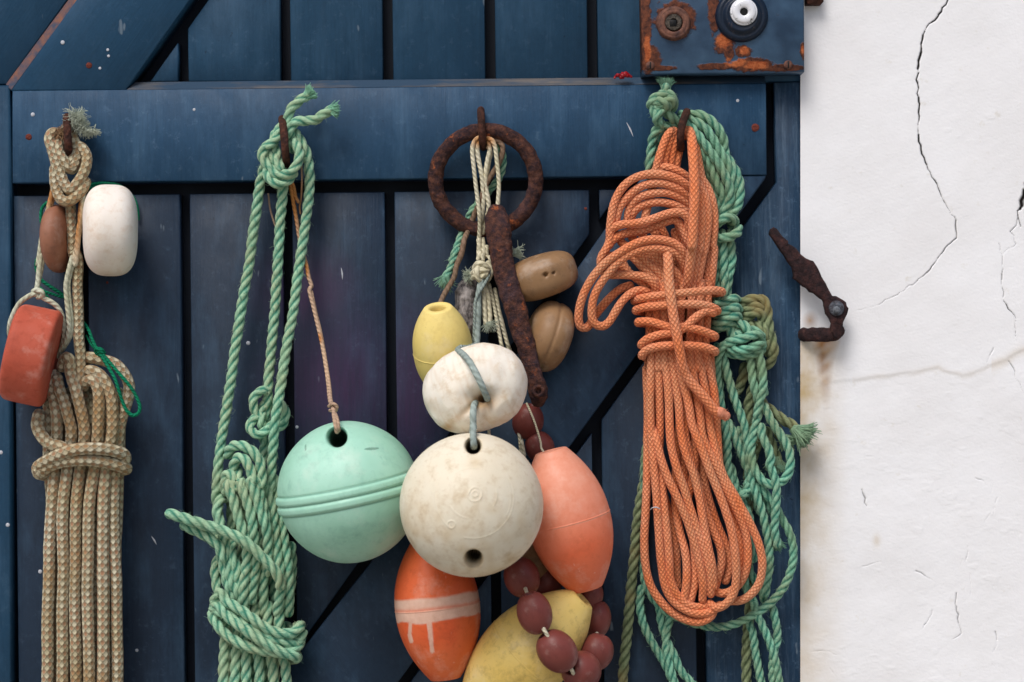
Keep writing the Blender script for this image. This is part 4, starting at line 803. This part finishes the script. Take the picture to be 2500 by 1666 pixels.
for s, r in (('A 810,830,22 860,790,14 950,775,8 1050,778,2 1150,800,-4 1230,860,-6 1290,930,-6 1320,1040,-8 1325,1120,-10', 3.5), ('A 820,850,22 900,800,10 1000,778,4 1100,782,0', 3), ('A 450,960,2 405,1010,0 392,1080,0 395,1150,0', 4), ('A 360,1490,6 345,1568,6 B 280,100,6 275,170,6 300,240,8', 3.5),
             ('B 300,250,6 350,290,6 410,330,6 470,370,6 500,400,6', 4.5), ('B 305,320,4 340,350,6 400,370,6 470,395,6', 3.5), ('B 320,340,6 380,410,6 470,520,8 500,590,8', 3), ('B 640,590,20 680,650,30 710,730,36 740,790,44 780,850,50 830,930,56 880,1020,58 910,1110,58 940,1200,56 975,1270,55 1020,1300,54 1060,1280,54 1070,1230,55 1040,1150,56 990,1070,57 930,1000,56 870,930,55 810,860,50 760,800,46', 4.2), ('B 660,690,26 700,760,34 740,800,42', 2.6),
             ('B 735,780,44 760,800,50 790,830,48 750,840,42 730,800,44 770,790,50 800,820,46', 4)):
    cord(mb, s, r=r)
mb.build('strand', TWINE, t)
t = thing('cord', 'thin tan and orange cord from the second hook down to the mint green ball', 'cord', P(820, 1060, 100))
mb = Multi(); cord(mb, 'D 430,600,20 460,660,16 490,740,14 505,820,14 525,940,12 550,1080,12 565,1180,12 600,1330,12 625,1420,14 640,1500,16 660,1568,18 E 1115,20,20 1145,150,24 1180,300,30 1210,430,38 1240,600,50 1262,770,66 I 520,-10,84 545,60,100 555,130,116 565,200,128 575,250,126', r=5.2); cord(mb, 'D 470,700,18 520,790,16 540,880,14 560,920,14', r=4)
cord(mb, 'E 1130,40,18 1160,190,24 1195,330,31 1225,490,42 1262,720,62 I 535,40,94 575,140,118 590,210,128 590,240,124', r=4.4); cord(mb, 'D 585,640,8 588,760,8 580,900,8 570,960,8 575,1010,8', r=2.4); cord(mb, 'D 330,860,4 345,980,2 375,1080,2 390,1120,2', r=2.2)
cord(mb, 'I 510,40,98 545,20,102 575,45,101 560,80,98 520,75,98', r=4); mb.build('strand', CORD_M, t)
mb = MB()

# --- floats
def frame_for(axis):
    z = Vector(axis).normalized(); x = Vector((0, -1, 0)).cross(z)
    if x.length < .05: x = Vector((1, 0, 0))
    x.normalize(); y = z.cross(x); return Matrix((x, y, z)).transposed()
def lathe(name, cx, cy, d, axis, prof, mat, label, cat='float', n=160, group=None, hooks=(), fn=None, parent=None, sx=(1, 1)):
    """prof (radius mm, z mm); axis = (right, up, toward viewer) in photo axes"""
    ax = CX * axis[0] + CY * axis[1] - Vector((0, 1, 0)) * axis[2]; Mx = frame_for(ax)
    pr = np.array(prof, float) * MM; th = np.arange(n) / n * 2 * np.pi
    V = np.stack([pr[:, 0, None] * np.cos(th) * sx[0], pr[:, 0, None] * np.sin(th) * sx[1], np.broadcast_to(pr[:, 1, None], (len(pr), n))], -1)
    V = V.copy()
    if fn is not None: V = fn(V, np.array(Mx), np.array(P(cx, cy, d)))
    mb = MB(); mb.grid(V, pr[:, 1], th / 6.2832); o = mb.build(name, mat, parent)
    o.matrix_world = Matrix.Translation(P(cx, cy, d)) @ Mx.to_4x4()
    if parent is None: tag(o, label, cat, group)
    return o
def lens(R, h, rt, rh, p=2.3, n=110, q=1.0):
    z = np.sort(np.r_[np.linspace(-1, 1, n), np.linspace(-.03, .03, 20)]); r = rt + (R - rt) * (1 - np.abs(z) ** p) ** q
    r = r + .45 * np.exp(-(z * h / .7) ** 2); z = z * h; o = [(rh * .97, -h + 45), (rh * .98, -h + 3), (rh * 1.08, -h - .2), (rh * 1.35, -h - .9), (rt - 2.2, -h - .8), (rt - .6, -h - .3)] + list(zip(r, z)) + [(rt - .6, h + .3), (rt - 2.2, h + .8), (rh * 1.35, h + .9), (rh * 1.08, h + .2), (rh * .98, h - 3), (rh * .97, h - 45)]
    return o
def puck(R, t, n=3.0, m=100, groove=0, rh=9):
    a = np.linspace(-math.pi / 2, math.pi / 2, m); r = R * np.abs(np.cos(a)) ** (2 / n); z = t * np.sign(np.sin(a)) * np.abs(np.sin(a)) ** (2 / n)
    if groove: r = r - groove * np.exp(-(z / 2.2) ** 2)
    k = r > rh * 1.6; r, z = r[k], z[k]
    return [(rh, -t + 25), (rh, -t + 4), (rh * 1.2, -t + .8)] + list(zip(r, z)) + [(rh * 1.2, t - .8), (rh, t - 4), (rh, t - 25)]
def sphere(R, ridge=0, n=200):
    a = np.linspace(-math.pi / 2 + .004, math.pi / 2 - .004, n); lat = a * R
    r = np.full(n, float(R))
    if ridge: r += ridge * (np.exp(-((lat - 5.6) / 4.6) ** 4) + np.exp(-((lat + 5.6) / 4.6) ** 4)) - .7 * np.exp(-((np.abs(lat) - 12) / 1.3) ** 2)
    return list(zip(r * np.cos(a), r * np.sin(a)))
def holes(lst, depth=42, rim=1.35):
    """push the surface in around (photo x, y, radius px) along the viewing direction"""
    def f(V, Mx, c):
        sh = V.shape; Wd = V.reshape(-1, 3) @ Mx.T + c
        for (x, y, r, dp, dirn) in lst:
            d0 = -Wd[:, 1] / MM; kx = (Wd - np.array([0, 0, ZC])) @ cx_; ky = (Wd - np.array([0, 0, ZC])) @ cy_
            s_ = (D - d0 * MM) / D * PX; px = kx / s_ + 1250; py = 833 - ky / s_
            q = np.hypot(px - x, py - y) / r; front = Wd[:, 1] < c[1]
            k = np.where(front, 1 / (1 + np.exp((q - 1) * 14)), 0); lip = np.where(front, np.exp(-((q - 1.15) / .22) ** 2), 0)
            dv = cx_ * dirn[0] + cy_ * dirn[1] + np.array([0, 1., 0]) * dirn[2]; dv /= np.linalg.norm(dv)
            Wd = Wd + dv * (k * dp + lip * .8)[:, None] * MM
        return ((Wd - c) @ Mx).reshape(sh)
    return f
def comp(*fs):
    def f(V, Mx, c):
        for q in fs: V = q(V, Mx, c)
        return V
    return f
def rough(a, fr):
    def f(V, Mx, c):
        nn_ = V / (np.linalg.norm(V, axis=2)[..., None] + 1e-6); return V + nn_ * (sn(V, fr) * a * MM)[..., None]
    return f
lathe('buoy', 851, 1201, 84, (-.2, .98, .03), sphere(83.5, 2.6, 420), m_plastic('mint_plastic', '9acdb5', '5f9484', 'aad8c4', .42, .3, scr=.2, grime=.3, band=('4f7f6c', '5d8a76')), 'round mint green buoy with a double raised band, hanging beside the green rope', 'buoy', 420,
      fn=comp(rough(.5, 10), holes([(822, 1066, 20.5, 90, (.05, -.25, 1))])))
def emb(V, Mx, c):
    sh = V.shape; Wd = V.reshape(-1, 3) @ Mx.T + c; s_ = (D + Wd[:, 1]) / D * PX
    px = ((Wd - [0, 0, ZC]) @ cx_) / s_ + 1250; py = 833 - ((Wd - [0, 0, ZC]) @ cy_) / s_; fr = Wd[:, 1] < c[1]
    q = np.hypot(px - 1160, py - 1206); a = np.arctan2(py - 1206, px - 1160)
    h = .55 * np.exp(-((q - 17 - a * 1.0) / 2.2) ** 2) + .5 * np.exp(-((q - 7) / 2) ** 2)
    h += .28 * np.exp(-((np.hypot(px - 1155, py - 1215) - 100) / 1.6) ** 2) * (np.sin(a * 1.5 + .6) > -.2) + .22 * np.exp(-((np.hypot(px - 1155, py - 1215) - 93) / 1.5) ** 2) * (np.sin(a * 2 + 2) > 0)
    h += .3 * np.exp(-((np.hypot(px - 1152, py - 1205) - 62) / 2) ** 2) * (np.sin(a * 3 + 1) > .3)
    h += .5 * np.exp(-((np.hypot(px - 1102, py - 1281) - 9) / 2) ** 2) + .45 * np.exp(-((np.hypot(px - 1108, py - 1132) - 13) / 2) ** 2) * (px < 1110)
    nn_ = Wd - c; nn_ /= np.linalg.norm(nn_, axis=1)[:, None]; Wd = Wd + nn_ * (h * fr * 1.0 * MM)[:, None]
    return ((Wd - c) @ Mx).reshape(sh)
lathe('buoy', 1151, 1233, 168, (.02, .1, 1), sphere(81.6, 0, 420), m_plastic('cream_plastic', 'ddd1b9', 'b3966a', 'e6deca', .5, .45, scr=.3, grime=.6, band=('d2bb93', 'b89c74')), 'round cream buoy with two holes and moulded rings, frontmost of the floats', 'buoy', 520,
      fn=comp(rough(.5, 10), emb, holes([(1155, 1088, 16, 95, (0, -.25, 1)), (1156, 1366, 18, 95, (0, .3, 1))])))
# weathered white float with the cord through it
def dent(V, Mx, c):
    sh = V.shape; Wd = V.reshape(-1, 3) @ Mx.T + c; s_ = (D + Wd[:, 1]) / D * PX
    px = ((Wd - [0, 0, ZC]) @ cx_) / s_ + 1250; py = 833 - ((Wd - [0, 0, ZC]) @ cy_) / s_; fr = Wd[:, 1] < c[1]
    q = np.hypot((px - 1178) / 34, (py - 972) / 24); k = np.exp(-q ** 2 * 1.3) * fr * 17 + fr * 1.6 * np.clip(sn(V.reshape(-1, 3), 26, 3), -.4, 1)
    l1 = np.abs((px - 1178) * .82 + (py - 972) * 1.0) / 12; k += 6 * np.exp(-l1 ** 2) * fr * (px < 1185) * np.clip((px - 1110) / 60, 0, 1)
    k += 3.5 * np.exp(-(((px - 1190) - (py - 972) * -.0) / 9) ** 2) * fr * np.clip((py - 975) / 20, 0, 1)
    Wd = Wd + np.array([0, 1, 0]) * (k * MM)[:, None]; return ((Wd - c) @ Mx).reshape(sh)
def egg(a, b, n=170):
    t_ = np.linspace(-math.pi / 2 + .01, math.pi / 2 - .01, n); return list(zip(b * np.abs(np.cos(t_)) ** .84, a * np.sign(np.sin(t_)) * np.abs(np.sin(t_)) ** .9))
lathe('float', 1161, 949, 118, (.93, .34, .12), egg(61, 50), m_plastic('weathered_white', 'e9e0d0', 'bd9d6e', 'eee8dd', .65, .45, scr=.2, grime=.65, band=('b98f5e', 'cfae82')), 'large weathered white oval float with a cord pulled into a dent, above the cream buoy', 'float', 320, sx=(1.0, .8),
      fn=comp(rough(1.3, 14), rough(.5, 50), dent, holes([(1180, 970, 10, 22, (0, -.3, .9))])))
lathe('float', 1082, 856, 50, (-.10, .90, .42), lens(36, 56, 17, 9.5, 2.3), m_plastic('pale_yellow_plastic', 'ead07a', 'b8944c', 'efd98c', .45, .25, grime=.35, scr=.2), 'small smooth pale yellow float hanging open end up beside the rusty ring', 'float')
lathe('float', 1068, 1482, 70, (-.115, .99, -.05), lens(50.5, 85, 18, 10, 2.15), m_plastic('orange_plastic', 'd85a2e', '9c3d1e', 'e0703f', .46, .35, grime=.45, scr=.4, band=('e0bda8', 'd0a894')), 'orange barrel float with a smeared pale paint band and drips, below the cream buoy', 'float', 240)
lathe('float', 1389, 1270, 88, (-.25, .96, .02), lens(49.5, 84, 19, 10, 2.15), m_plastic('salmon_plastic', 'e26a43', 'b5593a', 'e67650', .5, .4, grime=.35, scr=.42, band=('e3a188', 'de8e70')), 'salmon pink barrel float, faded at its top, leaning out right of the cream buoy', 'float', 200)
lathe('float', 1284, 1596, 84, (.70, .70, .12), lens(53, 94, 16.5, 9, 2.1), m_plastic('yellow_plastic', 'e0bf66', '7a5f34', 'e8cd80', .5, .6, grime=.6, scr=.3), 'large yellow barrel float lying diagonally beneath the maroon beads', 'float', 200)
lathe('float', 269, 563, 44, (1, 0, -.21), puck(55, 32.5, 3.0, 120, 0), m_plastic('left_white_plastic', 'eae0d4', 'c7a27a', 'ede6dd', .6, .25, grime=.5, scr=.1, band=('dcc09c', 'cba47c')), 'blocky white float hung edge on beside the speckled rope', 'float', fn=rough(.6, 12))
lathe('float', 142, 584, 20, (1, .03, .12), puck(41.5, 15.5, 2.6), m_plastic('brown_plastic', '8f5f48', '4a3024', '966650', .5, .3, grime=.4), 'brown float half hidden behind the speckled rope knot', 'float', fn=rough(.6, 12))
lathe('float', 78, 868, 54, (.97, -.21, -.1), puck(58.5, 26.5, 9, 140, 0, 7), m_plastic('red_foam', 'b4503a', '7a3526', 'b85a44', .7, .3, grime=.5, scr=.1), 'brick red disc float seen edge on in a loop of pale cord', 'float', fn=comp(rough(.7, 14), holes([(94, 760, 7, 6, (0, -.6, .8)), (46, 982, 7, 5, (0, .6, .8))])))
t_ = m_plastic('tan_plastic', '8e6c4a', '4a3424', '98795a', .42, .15, grime=.5, scr=.1)
lathe('float', 1325, 674, 30, (-.31, .94, .12), puck(43, 25.5, 3.0, 120), t_, 'tan brown stubby float with two dark pits, uppermost behind the rusty bar', 'float', fn=comp(rough(.8, 12), holes([(1332, 671, 5, 6, (0, 0, 1)), (1352, 667, 3, 5, (0, 0, 1))])), group='tan floats behind the rusty bar')
lathe('float', 1338, 822, 30, (.93, -.32, -.16), puck(43.5, 27, 2.5, 140, 1.2, 12), t_, 'tan brown disc float with a moulded seam, lower behind the rusty bar', 'float', fn=rough(.6, 12), group='tan floats behind the rusty bar')
lathe('float', 1308, 1378, 50, (.1, 1, .1), lens(22, 30, 10, 5), t_, 'small tan float wedged between the cream buoy and the salmon float', 'float')
g = G('weathered_cork'); n1 = g.noise(g.map(g.obj, scale=(1, 1, .3)), 160, 5, .7)
CORK = g.done(g.mix(g.ramp(n1, .35, .6), C('3a3538'), C('a8a09c')), .9, g.bump(n1, .003, .8))
mb = MB(); q, _ = spline(path('H 545,300,14 520,360,16 512,440,18 520,530,18 545,620,16 570,700,12'), 3); w_ = PP(*q.T); ii = np.arange(len(w_))
mb.tube(w_, np.interp(ii, [0, len(w_) * .15, len(w_) * .8, len(w_)], [19, 27, 26, 18]) * PX, 20, rough=.0016, rfreq=60); tag(mb.build('cork_float', CORK), 'grey cracked cork float half hidden behind the small yellow float', 'cork float')
# paint band on the orange float
o = bpy.data.objects
of = [x for x in COL.objects if x.get('label', '').startswith('orange barrel')][0]; V = coords(of); Mx = np.array(of.matrix_world); Wd = V @ Mx[:3, :3].T + Mx[:3, 3]
s_ = (D + Wd[:, 1]) / D * PX; px = ((Wd - [0, 0, ZC]) @ cx_) / s_ + 1250; py = 833 - ((Wd - [0, 0, ZC]) @ cy_) / s_
tz = V[:, 2] / MM; wob = 1.6 * sn(V, 18, 1) + .8 * sn(V, 60, 2)
bd = np.clip((16 - tz + wob * .7) / 2.5, 0, 1) * np.clip((tz + 13 + wob * 1.6) / 1.2, 0, 1); bd *= (.93 - .5 * np.exp(-((tz - 2 + wob * .3) / 2.2) ** 2))
front = Wd[:, 1] < P(1068, 1480, 70).y
for x0, y0, x1, y1, w0 in ((1004, 1500, 1000, 1550, 4.2), (1000, 1550, 1004, 1566, 5), (1046, 1505, 1052, 1560, 6), (1052, 1560, 1055, 1590, 5)):
    a = np.array([x0, y0]); ab = np.array([x1 - x0, y1 - y0]); tt = np.clip(((px - x0) * ab[0] + (py - y0) * ab[1]) / (ab @ ab), 0, 1)
    dd = np.hypot(px - x0 - tt * ab[0], py - y0 - tt * ab[1]); bd = np.maximum(bd, np.clip((w0 - dd) / 1.6 + .5, 0, 1) * front * .85)
add_attr(of, 'band', bd)
of = [x for x in COL.objects if x.get('label', '').startswith('salmon pink')][0]; V = coords(of); tz = V[:, 2] / MM
add_attr(of, 'band', np.clip(np.clip((tz + 35) / 85, 0, 1) * 1.0 + .12 * sn(V, 9, 2), 0, .9) + .8 * np.exp(-((tz + 1 + .8 * sn(V, 25, 1)) / .5) ** 2) * (sn(V, 14, 3) > -.1))
def fl(prefix):
    o_ = [x for x in COL.objects if x.get('label', '').startswith(prefix)][0]; V_ = coords(o_); M_ = np.array(o_.matrix_world); W_ = V_ @ M_[:3, :3].T + M_[:3, 3]
    q_ = (D + W_[:, 1]) / D * PX; return o_, V_, W_, ((W_ - [0, 0, ZC]) @ cx_) / q_ + 1250, 833 - ((W_ - [0, 0, ZC]) @ cy_) / q_
o_, V, W_, x_, y_ = fl('round mint'); lat = 83.5 * np.arcsin(np.clip(V[:, 2] / np.linalg.norm(V, axis=1), -1, 1))
bd = .8 * np.exp(-((lat - .4 + .5 * sn(V, 20, 1)) / .8) ** 2) + .75 * np.exp(-((lat - 11.6 + .4 * sn(V, 15, 2)) / .9) ** 2) + .6 * np.exp(-((lat + 11.8) / .9) ** 2)
bd += .8 * (np.hypot((x_ - 908) / 18, (y_ - 1096 + .05 * (x_ - 908)) / 3.4) < 1) * (sn(V, 90, 2) > -.5) + .7 * (np.hypot((x_ - 746) / 2, (y_ - 1093) / 8) < 1)
add_attr(o_, 'band', np.clip(bd, 0, .9) * (W_[:, 1] < -.05))
o_, V, W_, x_, y_ = fl('round cream'); q = np.hypot(x_ - 1156, y_ - 1366); q2 = np.hypot(x_ - 1155, y_ - 1088)
bd = .55 * np.exp(-((q - 22) / 5) ** 2) + .4 * np.exp(-((q2 - 20) / 4) ** 2) + .45 * np.clip((y_ - 1330) / 70, 0, 1) * np.clip(.5 + sn(V, 16, 1), 0, 1) + .5 * np.exp(-(((x_ - 1012) / 26) ** 2 + ((y_ - 1302) / 16) ** 2)) * np.clip(.6 + sn(V, 40, 2), 0, 1)
bd += .55 * np.exp(-(((x_ - 1160) / 15) ** 2 + ((y_ - 1128) / 16) ** 2)) + .45 * np.clip(.1 + sn(V, 34, 4), 0, 1) * np.clip((y_ - 1180) / 90, 0, 1)
add_attr(o_, 'band', np.clip(bd, 0, .8))
o_, V, W_, x_, y_ = fl('large weathered'); bd = .85 * np.exp(-np.hypot((x_ - 1180) / 34, (y_ - 982) / 20) ** 2) + .4 * np.exp(-(((x_ - 1178) * .82 + (y_ - 972)) / 12) ** 2) * (x_ < 1180) + .5 * np.clip(.05 + sn(V, 22, 3), 0, 1) * np.clip((y_ - 960) / 60, 0, 1) + .25 * np.clip(sn(V * [1, 1, 4], 30, 2), 0, 1)
add_attr(o_, 'band', np.clip(bd, 0, .85))
o_, V, W_, x_, y_ = fl('blocky white'); bd = .5 * np.exp(-((V[:, 2] / MM) / 1.1) ** 2) * np.clip(.6 + sn(V, 20, 1), 0, 1) + .5 * np.clip((y_ - 590) / 80, 0, 1) * np.clip(.4 + sn(V, 18, 2), 0, 1)
add_attr(o_, 'band', np.clip(bd, 0, .7))
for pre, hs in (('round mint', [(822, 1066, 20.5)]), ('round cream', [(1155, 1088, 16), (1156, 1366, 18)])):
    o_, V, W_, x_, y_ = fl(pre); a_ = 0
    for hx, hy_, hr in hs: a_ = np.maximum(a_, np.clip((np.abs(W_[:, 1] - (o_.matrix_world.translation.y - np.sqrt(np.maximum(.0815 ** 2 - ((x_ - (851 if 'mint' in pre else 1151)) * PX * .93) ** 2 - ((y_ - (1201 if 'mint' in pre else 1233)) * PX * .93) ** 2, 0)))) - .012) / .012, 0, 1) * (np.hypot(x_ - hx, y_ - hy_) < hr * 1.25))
    add_attr(o_, 'hole', a_ * .96)  # marks the pushed-in surface that gets the painted hole shade
# beads
BEAD = m_plastic('maroon_bead', '70352f', '3a1b18', '80433c', .42, .2, grime=.4, scr=.15, sss=.0); BG = 'maroon bead floats strung on a cord'
b0 = None
def bead(x, y, d, rx, ry, ang, tow, label):
    global b0
    if b0 is None:
        b0 = lathe('bead_float', x, y, d, (0, 1, 0), [(r * 20, z * 20) for r, z in [(.24, -.2), (.25, -1.0), (.32, -1.1)] + [(math.cos(a) ** .9 * 1.0, math.sin(a) * 1.17) for a in np.linspace(-1.24, 1.24, 50)] + [(.32, 1.1), (.25, 1.0), (.24, .2)]], BEAD, label, 'bead float', 64, BG); q = b0
    else: q = b0.copy(); COL.objects.link(q)
    ax = CX * math.sin(R_(ang)) * math.cos(R_(tow)) + CY * math.cos(R_(ang)) * math.cos(R_(tow)) - Vector((0, 1, 0)) * math.sin(R_(tow))
    q.matrix_world = Matrix.Translation(P(x, y, d)) @ frame_for(ax).to_4x4() @ Matrix.Diagonal((rx / 40, rx / 40, ry / 46.8, 1)); tag(q, label, 'bead float', BG)
bead(1289, 1029, 28, 38, 44, 10, 10, 'maroon bead directly below the rusty bar, half behind tan cords'); bead(1318, 1092, 30, 35, 40, -25, 10, 'maroon bead tucked between the cream buoy and the top of the salmon float')
bead(1274, 1410, 96, 42, 48, -18, 10, 'reddish bead touching the lower right of the cream buoy, first of the front beads'); bead(1334, 1422, 52, 38, 46, 20, 0, 'shaded bead behind the first front bead, under the salmon float')
bead(1305, 1497, 158, 40, 50, -16, 5, 'dark maroon bead lying on the upper part of the yellow barrel float'); bead(1360, 1590, 158, 44, 52, -38, 5, 'maroon bead on the yellow barrel float, just below another bead on the same cord')
bead(1419, 1638, 132, 46, 46, -70, 48, 'reddish bead at the bottom edge with its dark hole facing out'); bead(1456, 1592, 96, 40, 44, 20, 0, 'maroon bead right of the yellow barrel float, above the one with its hole facing out')
bead(1456, 1512, 60, 35, 46, 8, 0, 'deep shaded bead behind the yellow barrel float tip'); bead(1438, 1455, 56, 34, 40, 15, 0, 'deep shaded bead just under the lower end of the salmon float')
t = thing('cord', 'pale cord threading the maroon beads', 'cord', P(1340, 1540, 158)); mb = Multi()
cord(mb, 'S 1262,1370,80 1274,1410,96 1305,1497,156 1326,1534,170 1338,1554,170 1360,1590,158 1392,1630,160 1402,1646,150 1419,1640,130 1450,1600,100 1456,1560,80 1456,1512,60 1438,1455,56', r=4.6); cord(mb, 'H 1000,1260,44 1060,1400,54 1110,1568,64 I 2240,380,74 2260,415,80', r=2.6); mb.build('strand', CORD_W, t)

# --- rusty ring and bar
mb = MB(); th = np.linspace(0, 2 * np.pi, 220, endpoint=False)
c = PP(1186 + 122 * np.cos(th), 440 - 121 * np.sin(th), 20 + 9 * np.sin(th) - 4); mb.tube(c, 18.5 * PX, 28, closed=True, rough=.00075, rfreq=45)
tag(mb.build('iron_ring', RUST), 'large rust brown iron ring hanging from the third hook', 'ring')
bar = thing('iron_bar', 'heavy rusty iron bar hung from the bottom of the iron ring', 'bar', P(1311, 977, 40))
mb = MB(); q, _ = spline(path('G 832,1058,36 835,1120,39 848,1250,44 880,1450,51 H 785,-20,52 805,120,55 830,250,58 870,380,60 915,510,62 945,640,64 985,770,66 1020,900,66 1052,1010,66 1078,1110,65 1092,1180,64 1090,1235,62'), 2.5); w_ = PP(*q.T); ii = np.linspace(0, 1, len(w_))
mb.tube(w_, np.interp(ii, [0, .03, .08, .2, .35, .55, .7, .84, .9, .95, .98, 1], [24, 30, 31, 27, 26.5, 26.5, 24, 20, 21, 24.5, 23, 18]) * PX, 36, flat=.7, rough=.0009, rfreq=36, up=(0, -1, 0)); mb.build('shank', RUST, bar)
disc_prof('eye', 1314, 955, [(16, 72), (14, 76), (10, 76.5), (7, 74.5), (5, 70), (.1, 69)], RUST, bar, 24)

# --- cords of the middle hook
t = thing('cord', 'cluster of cream and grey cords looped through the third hook inside the iron ring', 'cord', P(1190, 850, 30))
mb = Multi()
for s, r in (('G 735,350,22 690,332,28 640,350,33 608,400,34 600,470,34 612,600,34 632,780,33 652,940,33 668,1080,33 672,1160,30 H 620,-30,24 615,60,26 620,120,28', 5.2), ('G 720,380,22 680,352,28 650,390,31 648,470,31 665,580,30 690,700,30 700,820,29 705,950,28 690,1100,26 670,1250,24 665,1400,26', 5.6),
             ('G 720,370,20 755,380,28 768,450,29 745,560,29 728,680,29 725,800,28 745,900,28 758,1000,27 740,1100,24 700,1250,22', 5.8), ('G 700,380,20 735,345,28 790,365,34 818,430,35 832,540,35 848,680,35 855,800,35 848,920,35 840,1040,32 835,1120,20', 5.2), ('G 690,400,18 740,420,24 775,470,26 760,560,26 738,700,25 735,850,25', 5.5),
             ('G 660,1320,24 672,1420,26 680,1500,28 H 625,60,28 612,110,30', 5.6), ('G 700,1310,22 710,1420,26 705,1500,28 H 650,60,30 650,120,30', 5.6), ('G 740,1380,26 745,1480,27 H 700,90,30 705,160,30 680,240,32 650,300,34', 4.6)):
    cord(mb, s, r=r)
for s in ('H 580,180,34 610,140,42 660,150,44 690,190,40 670,230,42 620,250,42 585,230,38 600,180,38', 'H 560,230,30 590,200,38 640,190,44 680,210,42', 'H 620,160,40 600,210,46 615,270,44 650,280,38 690,240,34', 'H 540,260,24 580,250,34 620,215,42 660,165,42', 'H 690,140,34 715,210,36 690,270,36 650,310,38'):
    cord(mb, s, r=6.5)
for s, r in (('H 650,290,36 690,400,34 700,500,34 705,580,36 690,640,38', 6.5), ('H 660,300,34 660,420,36 665,540,38 670,620,40', 6), ('H 700,310,28 725,420,28 742,500,30 765,620,34 785,720,38 800,800,40 830,900,30', 4.6), ('H 745,350,24 765,450,26 790,580,28 820,700,30 850,800,32 880,900,24 920,1240,20 940,1400,28 960,1568,32 I 2080,330,40 2100,440,44', 5), ('H 750,380,24 775,500,26 810,640,28 H 840,760,30 870,850,28', 5), ('H 905,1250,26 930,1400,34 945,1568,38 I 2075,420,44', 4.2), ('H 690,1440,40 700,1500,50 I 1812,230,60 1816,280,60', 3.6)):
    cord(mb, s, r=r)
mb.build('strand', CORD_W, t)
mb = Multi(); fray(mb, 1192, 790, 40, 6, 26, 50, 30, .6, 7, 0, .9, .00025); fray(mb, 1146, 672, 30, -24, 6, 60, 24, .6, 8, 0, .8, .00025); fray(mb, 1262, 625, 24, 8, -18, 60, 22, .9, 7, 0, 1.2, .0003); fray(mb, 1262, 610, 24, 10, 14, 50, 20, .7, 7, 0, 1.1, .0003); mb.build('frayed_end', FR1, t)
t = thing('cord', 'grey white cord running over the weathered float and into the cream buoy', 'cord', P(1153, 1090, 150))
mb = Multi()
cord(mb, 'H 640,270,40 625,330,42 612,420,42 615,520,44 610,620,44 605,720,48 600,800,52', r=7.5)
cord(mb, 'H 705,150,34 700,230,40 660,310,44 610,390,46 590,450,46 585,560,46 580,700,46 578,790,44', r=4)
cord(mb, 'H 600,790,52 540,815,70 470,818,106 450,835,120 490,865,140 540,920,160 590,1010,170 630,1090,172 660,1160,168 682,1210,158 685,1225,140', r=7.5)
cord(mb, 'H 590,1250,140 575,1290,160 572,1350,168 572,1430,168 568,1500,176 I 1690,200,184 1685,290,196 1690,340,206 1692,370,196', r=7.5)
mb.build('strand', CORD_GY, t)
t = thing('cord', 'frayed brown and green cord crossing behind the iron ring to the small yellow float', 'cord', P(1070, 765, 40)); mb = MB()
cord(mb, 'G 760,360,18 830,365,24 885,410,26 890,470,26 862,570,26 800,670,26 740,770,27 700,870,28 680,950,26 640,1030,14 600,1130,10 560,1230,12 H 500,-40,30 480,60,32 440,160,34 420,250,38 375,330,42 335,400,48 312,460,56 298,530,56 300,570,50', r=6.5); mb.build('strand', CORD_B, t)
mb = MB(); laid(mb, 'G 780,360,14 850,420,16 890,500,16 895,600,16 860,720,14 800,800,12 720,900,10 640,980,8 590,1040,8 560,1110,4 520,1200,4 480,1310,10 440,1420,16 400,1520,20 H 440,30,24 415,110,26 385,190,28 350,250,30', r=9, fuzz=1)
fray(mb, 1090, 674, 30, -10, 26, 50, 40, .3, 8, 0, .5, .0004); mb.build('green_tail', LAID_T, t)
